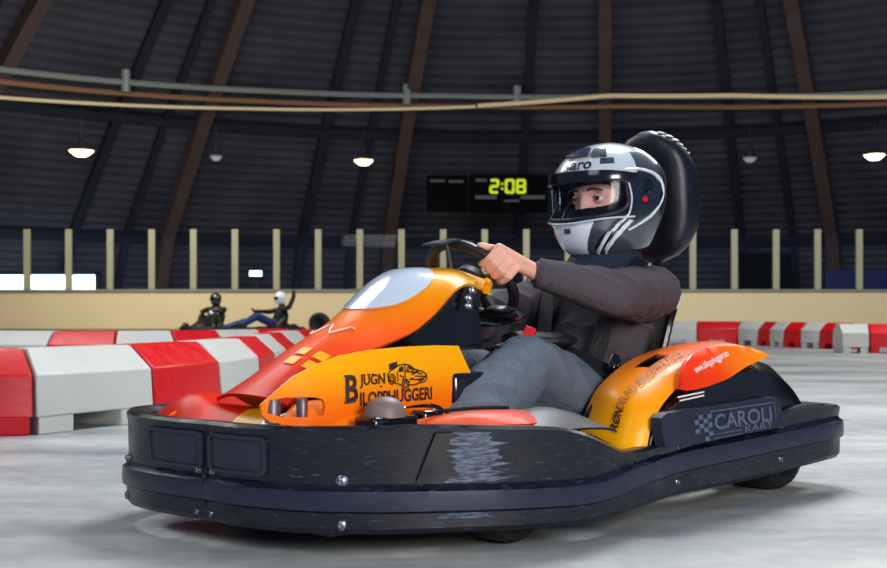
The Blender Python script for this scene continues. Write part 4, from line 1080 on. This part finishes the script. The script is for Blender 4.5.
bm = bmesh.new(); hullpair(bm, (-.05, .17, .44), (.075, .05, .022), (.02, .10, .445), (.06, .05, .022)); bk = remesh('belt_pad', bm, M['strap'], hs_, .006, 3)
rt = Matrix.Rotation(math.radians(-35), 3, 'Y') @ Matrix.Rotation(math.radians(35), 3, 'Z')
bm = bmesh.new(); box(bm, (-.165, .275, .372), (.06, .022, .045), rt); box(bm, (-.165, .29, .372), (.038, .012, .026), rt); finish('buckle', bm, M['gloss'], hs_, bevel=.004)
bm = bmesh.new(); box(bm, (.055, .165, .462), (.016, .03, .03), rt); finish('red_tag', bm, M['redtag'], hs_, bevel=.002)

# ================================================================== DISTANT KARTS AND DRIVERS
def far_kart(loc, rz, label, col):
    t = thing('go_kart', label, 'go-kart', loc, rz, 'karts beyond the barriers')
    bm = bmesh.new(); tube(bm, [(.8, -.4, .12), (.92, 0, .12), (.8, .4, .12), (0, .55, .12), (-.8, .5, .12), (-.8, -.5, .12), (0, -.55, .12)], .06, 8, closed=True); finish('bumper', bm, M['plastic'], t)
    bm = bmesh.new(); hullpair(bm, (.75, 0, .18), (.12, .2, .05), (.4, 0, .30), (.08, .14, .06)); finish('nose_cone', bm, col, t)
    bm = bmesh.new(); hullpair(bm, (-.3, 0, .14), (.2, .2, .06), (-.5, 0, .4), (.06, .2, .16)); finish('seat', bm, M['black'], t)
    bm = bmesh.new(); tube(bm, [V((.15, 0, .48))+(V((0, 1, 0))*math.cos(2*PI*k/20)+WU*math.sin(2*PI*k/20))*.13 for k in range(20)], .015, 6, closed=True); tube(bm, [(.5, 0, .12), (.15, 0, .48)], .012, 6); finish('steering_wheel', bm, M['black'], t)
    for x, y in ((.5, .42), (.5, -.42), (-.6, .42), (-.6, -.42)):
        bm = bmesh.new(); lathe(bm, [(0, -.05), (.09, -.06), (.12, -.05), (.125, 0), (.12, .05), (.09, .06), (0, .05)], (x, y, .125), (0, 1, 0), 20); finish('wheel', bm, M['rubber'], t)
    return t
def far_driver(loc, rz, label, wave, bib, legc):
    t = thing('person', label, 'person', loc, rz, 'drivers beyond the barriers')
    bm = bmesh.new()
    chain(bm, [((-.30, 0, .25), (.13, .16, .09)), ((-.36, 0, .42), (.12, .18, .1)), ((-.42, 0, .55), (.10, .20, .07)), ((-.42, 0, .66), .06), ((-.41, 0, .74), .085)])
    for s in (1, -1):
        if wave and s == 1: chain(bm, [((-.42, .22, .56), .065), ((-.52, .34, .60), .055), ((-.62, .34, .82), .048), ((-.62, .34, .90), .045), ((-.61, .34, .97), .024)])
        else: chain(bm, [((-.42, s*.2, .56), .065), ((-.16, s*.26, .50), .055), ((.10, s*.13, .52), .035), ((.15, s*.12, .53), .03)])
        chain(bm, [((-.28, s*.09, .22), .09), ((.12, s*.17, .40), .07), ((.55, s*.12, .16), .05), ((.66, s*.12, .15), .045)])
    b = remesh('body', bm, M['black'], t, .018, 3)
    bm = bmesh.new(); lathe(bm, [(0, .15), (.07, .135), (.115, .09), (.135, .03), (.135, -.04), (.115, -.11), (.09, -.13), (0, -.11)], (-.39, 0, .80), (0, 0, 1), 20); h = finish('helmet', bm, M['h_white' if wave else 'h_dark'], t)
    bm = bmesh.new(); sheet(bm, [[V((-.39+.142*math.cos(a), .142*math.sin(a), z)) for a in [-1+.2*k for k in range(11)]] for z in (.77, .80, .83)], .01); finish('visor', bm, M['gloss'], h)
    if bib:
        bm = bmesh.new(); hullpair(bm, (-.26, 0, .47), (.03, .12, .05), (-.28, 0, .51), (.03, .12, .04)); finish('bib', bm, M['white_shirt'], t)
    if legc:
        bm = bmesh.new()
        for s in (1, -1): chain(bm, [((-.20, s*.10, .25), .10), ((.12, s*.17, .41), .08), ((.50, s*.12, .19), .06)])
        remesh('trousers', bm, M['blue_cloth'], t, .018, 3)
    return t
a1 = math.radians(262); far_kart((-5.42, 27.9, 0), a1, 'dark kart beyond the barriers at left, seen from the front', M['black'])
far_driver((-5.42, 27.9, 0), a1, 'far driver in black with white bib and dark helmet, left of the waving one', False, True, False)
a2 = math.radians(197); far_kart((-3.92, 26.0, 0), a2, 'dark kart with blue nose beyond the barriers, driven by the waving driver', M['blue_cloth'])
far_driver((-3.92, 26.0, 0), a2, 'far driver in black with pale helmet raising one arm', True, False, True)
t = thing('tyre', 'black tyre standing upright behind the barriers, right of the waving driver', 'tyre', (-2.78, 26.9, 0))
bm = bmesh.new(); lathe(bm, [(.13, -.08), (.19, -.1), (.235, -.07), (.245, 0), (.235, .07), (.19, .1), (.13, .08), (.12, 0), (.13, -.08)], (0, 0, .245), (.2, 1, 0), 32); finish('tread', bm, M['rubber'], t)
bm = bmesh.new(); lathe(bm, [(0, -.03), (.10, -.05), (.135, -.06), (.135, .06), (.10, .05), (0, .03)], (0, 0, .245), (.2, 1, 0), 24); finish('rim', bm, M['tube'], t)

# ================================================================== LIGHT
def area(name, loc, target, size, power, col=(1, 1, 1), sy=None):
    l = bpy.data.lights.new(name, 'AREA'); l.energy = power; l.color = col; l.size = size
    if sy: l.shape = 'RECTANGLE'; l.size_y = sy
    o = bpy.data.objects.new(name, l); COL.objects.link(o); o.location = loc
    o.rotation_euler = (V(target)-V(loc)).to_track_quat('-Z', 'Y').to_euler(); return o
area('hall_light_track', (1.3, 6.2, 5.0), (.6, 3.6, 0), 1.8, 330, (.93, .97, 1))
area('hall_light_left', (-5, 9, 6.5), (-3, 9, 0), 4, 330, (1, .96, .9))
area('hall_light_far_left', (-7, 25, 6), (-7, 29, .2), 4, 620, (1, .9, .74))
area('hall_light_far_mid', (3, 24, 6), (3, 29, .2), 4, 400, (1, .93, .80))
area('hall_light_far_right', (11, 22, 6), (11, 28, .0), 4, 420, (.98, .96, .9))
area('hall_light_right', (6, 13, 6.5), (6, 13, 0), 4, 480, (1, .97, .93))
area('photo_flash', (1.7, -.6, 1.5), (.1, 3.2, .45), 1.3, 125, (1, .97, .93))
area('fill_light', (-3.5, -2, 5), (-1, 3, 0), 3, 90, (.85, .92, 1))  # unseen fill light added behind the camera
w = bpy.data.worlds.new('hall_ambient'); sc.world = w; w.use_nodes = True
w.node_tree.nodes['Background'].inputs[0].default_value = (.32, .45, .8, 1); w.node_tree.nodes['Background'].inputs[1].default_value = .32

# ================================================================== CAMERA
cam = bpy.data.cameras.new('camera'); co = bpy.data.objects.new('camera', cam); COL.objects.link(co)
co.location = (0, 0, .52); co.rotation_euler = (math.radians(90), 0, 0)
cam.sensor_width = 36; cam.lens = 36*1200/887; cam.shift_y = 27/887
cam.clip_end = 200
cam.dof.use_dof = True; cam.dof.focus_distance = 3.1; cam.dof.aperture_fstop = 7
sc.camera = co
sc.view_settings.view_transform = 'Standard'; sc.view_settings.look = 'None'; sc.view_settings.exposure = 0; sc.view_settings.gamma = 1
sc.view_settings.use_curve_mapping = False
sc.cycles.use_denoising = True
sc.cycles.max_bounces = 6; sc.cycles.transparent_max_bounces = 12
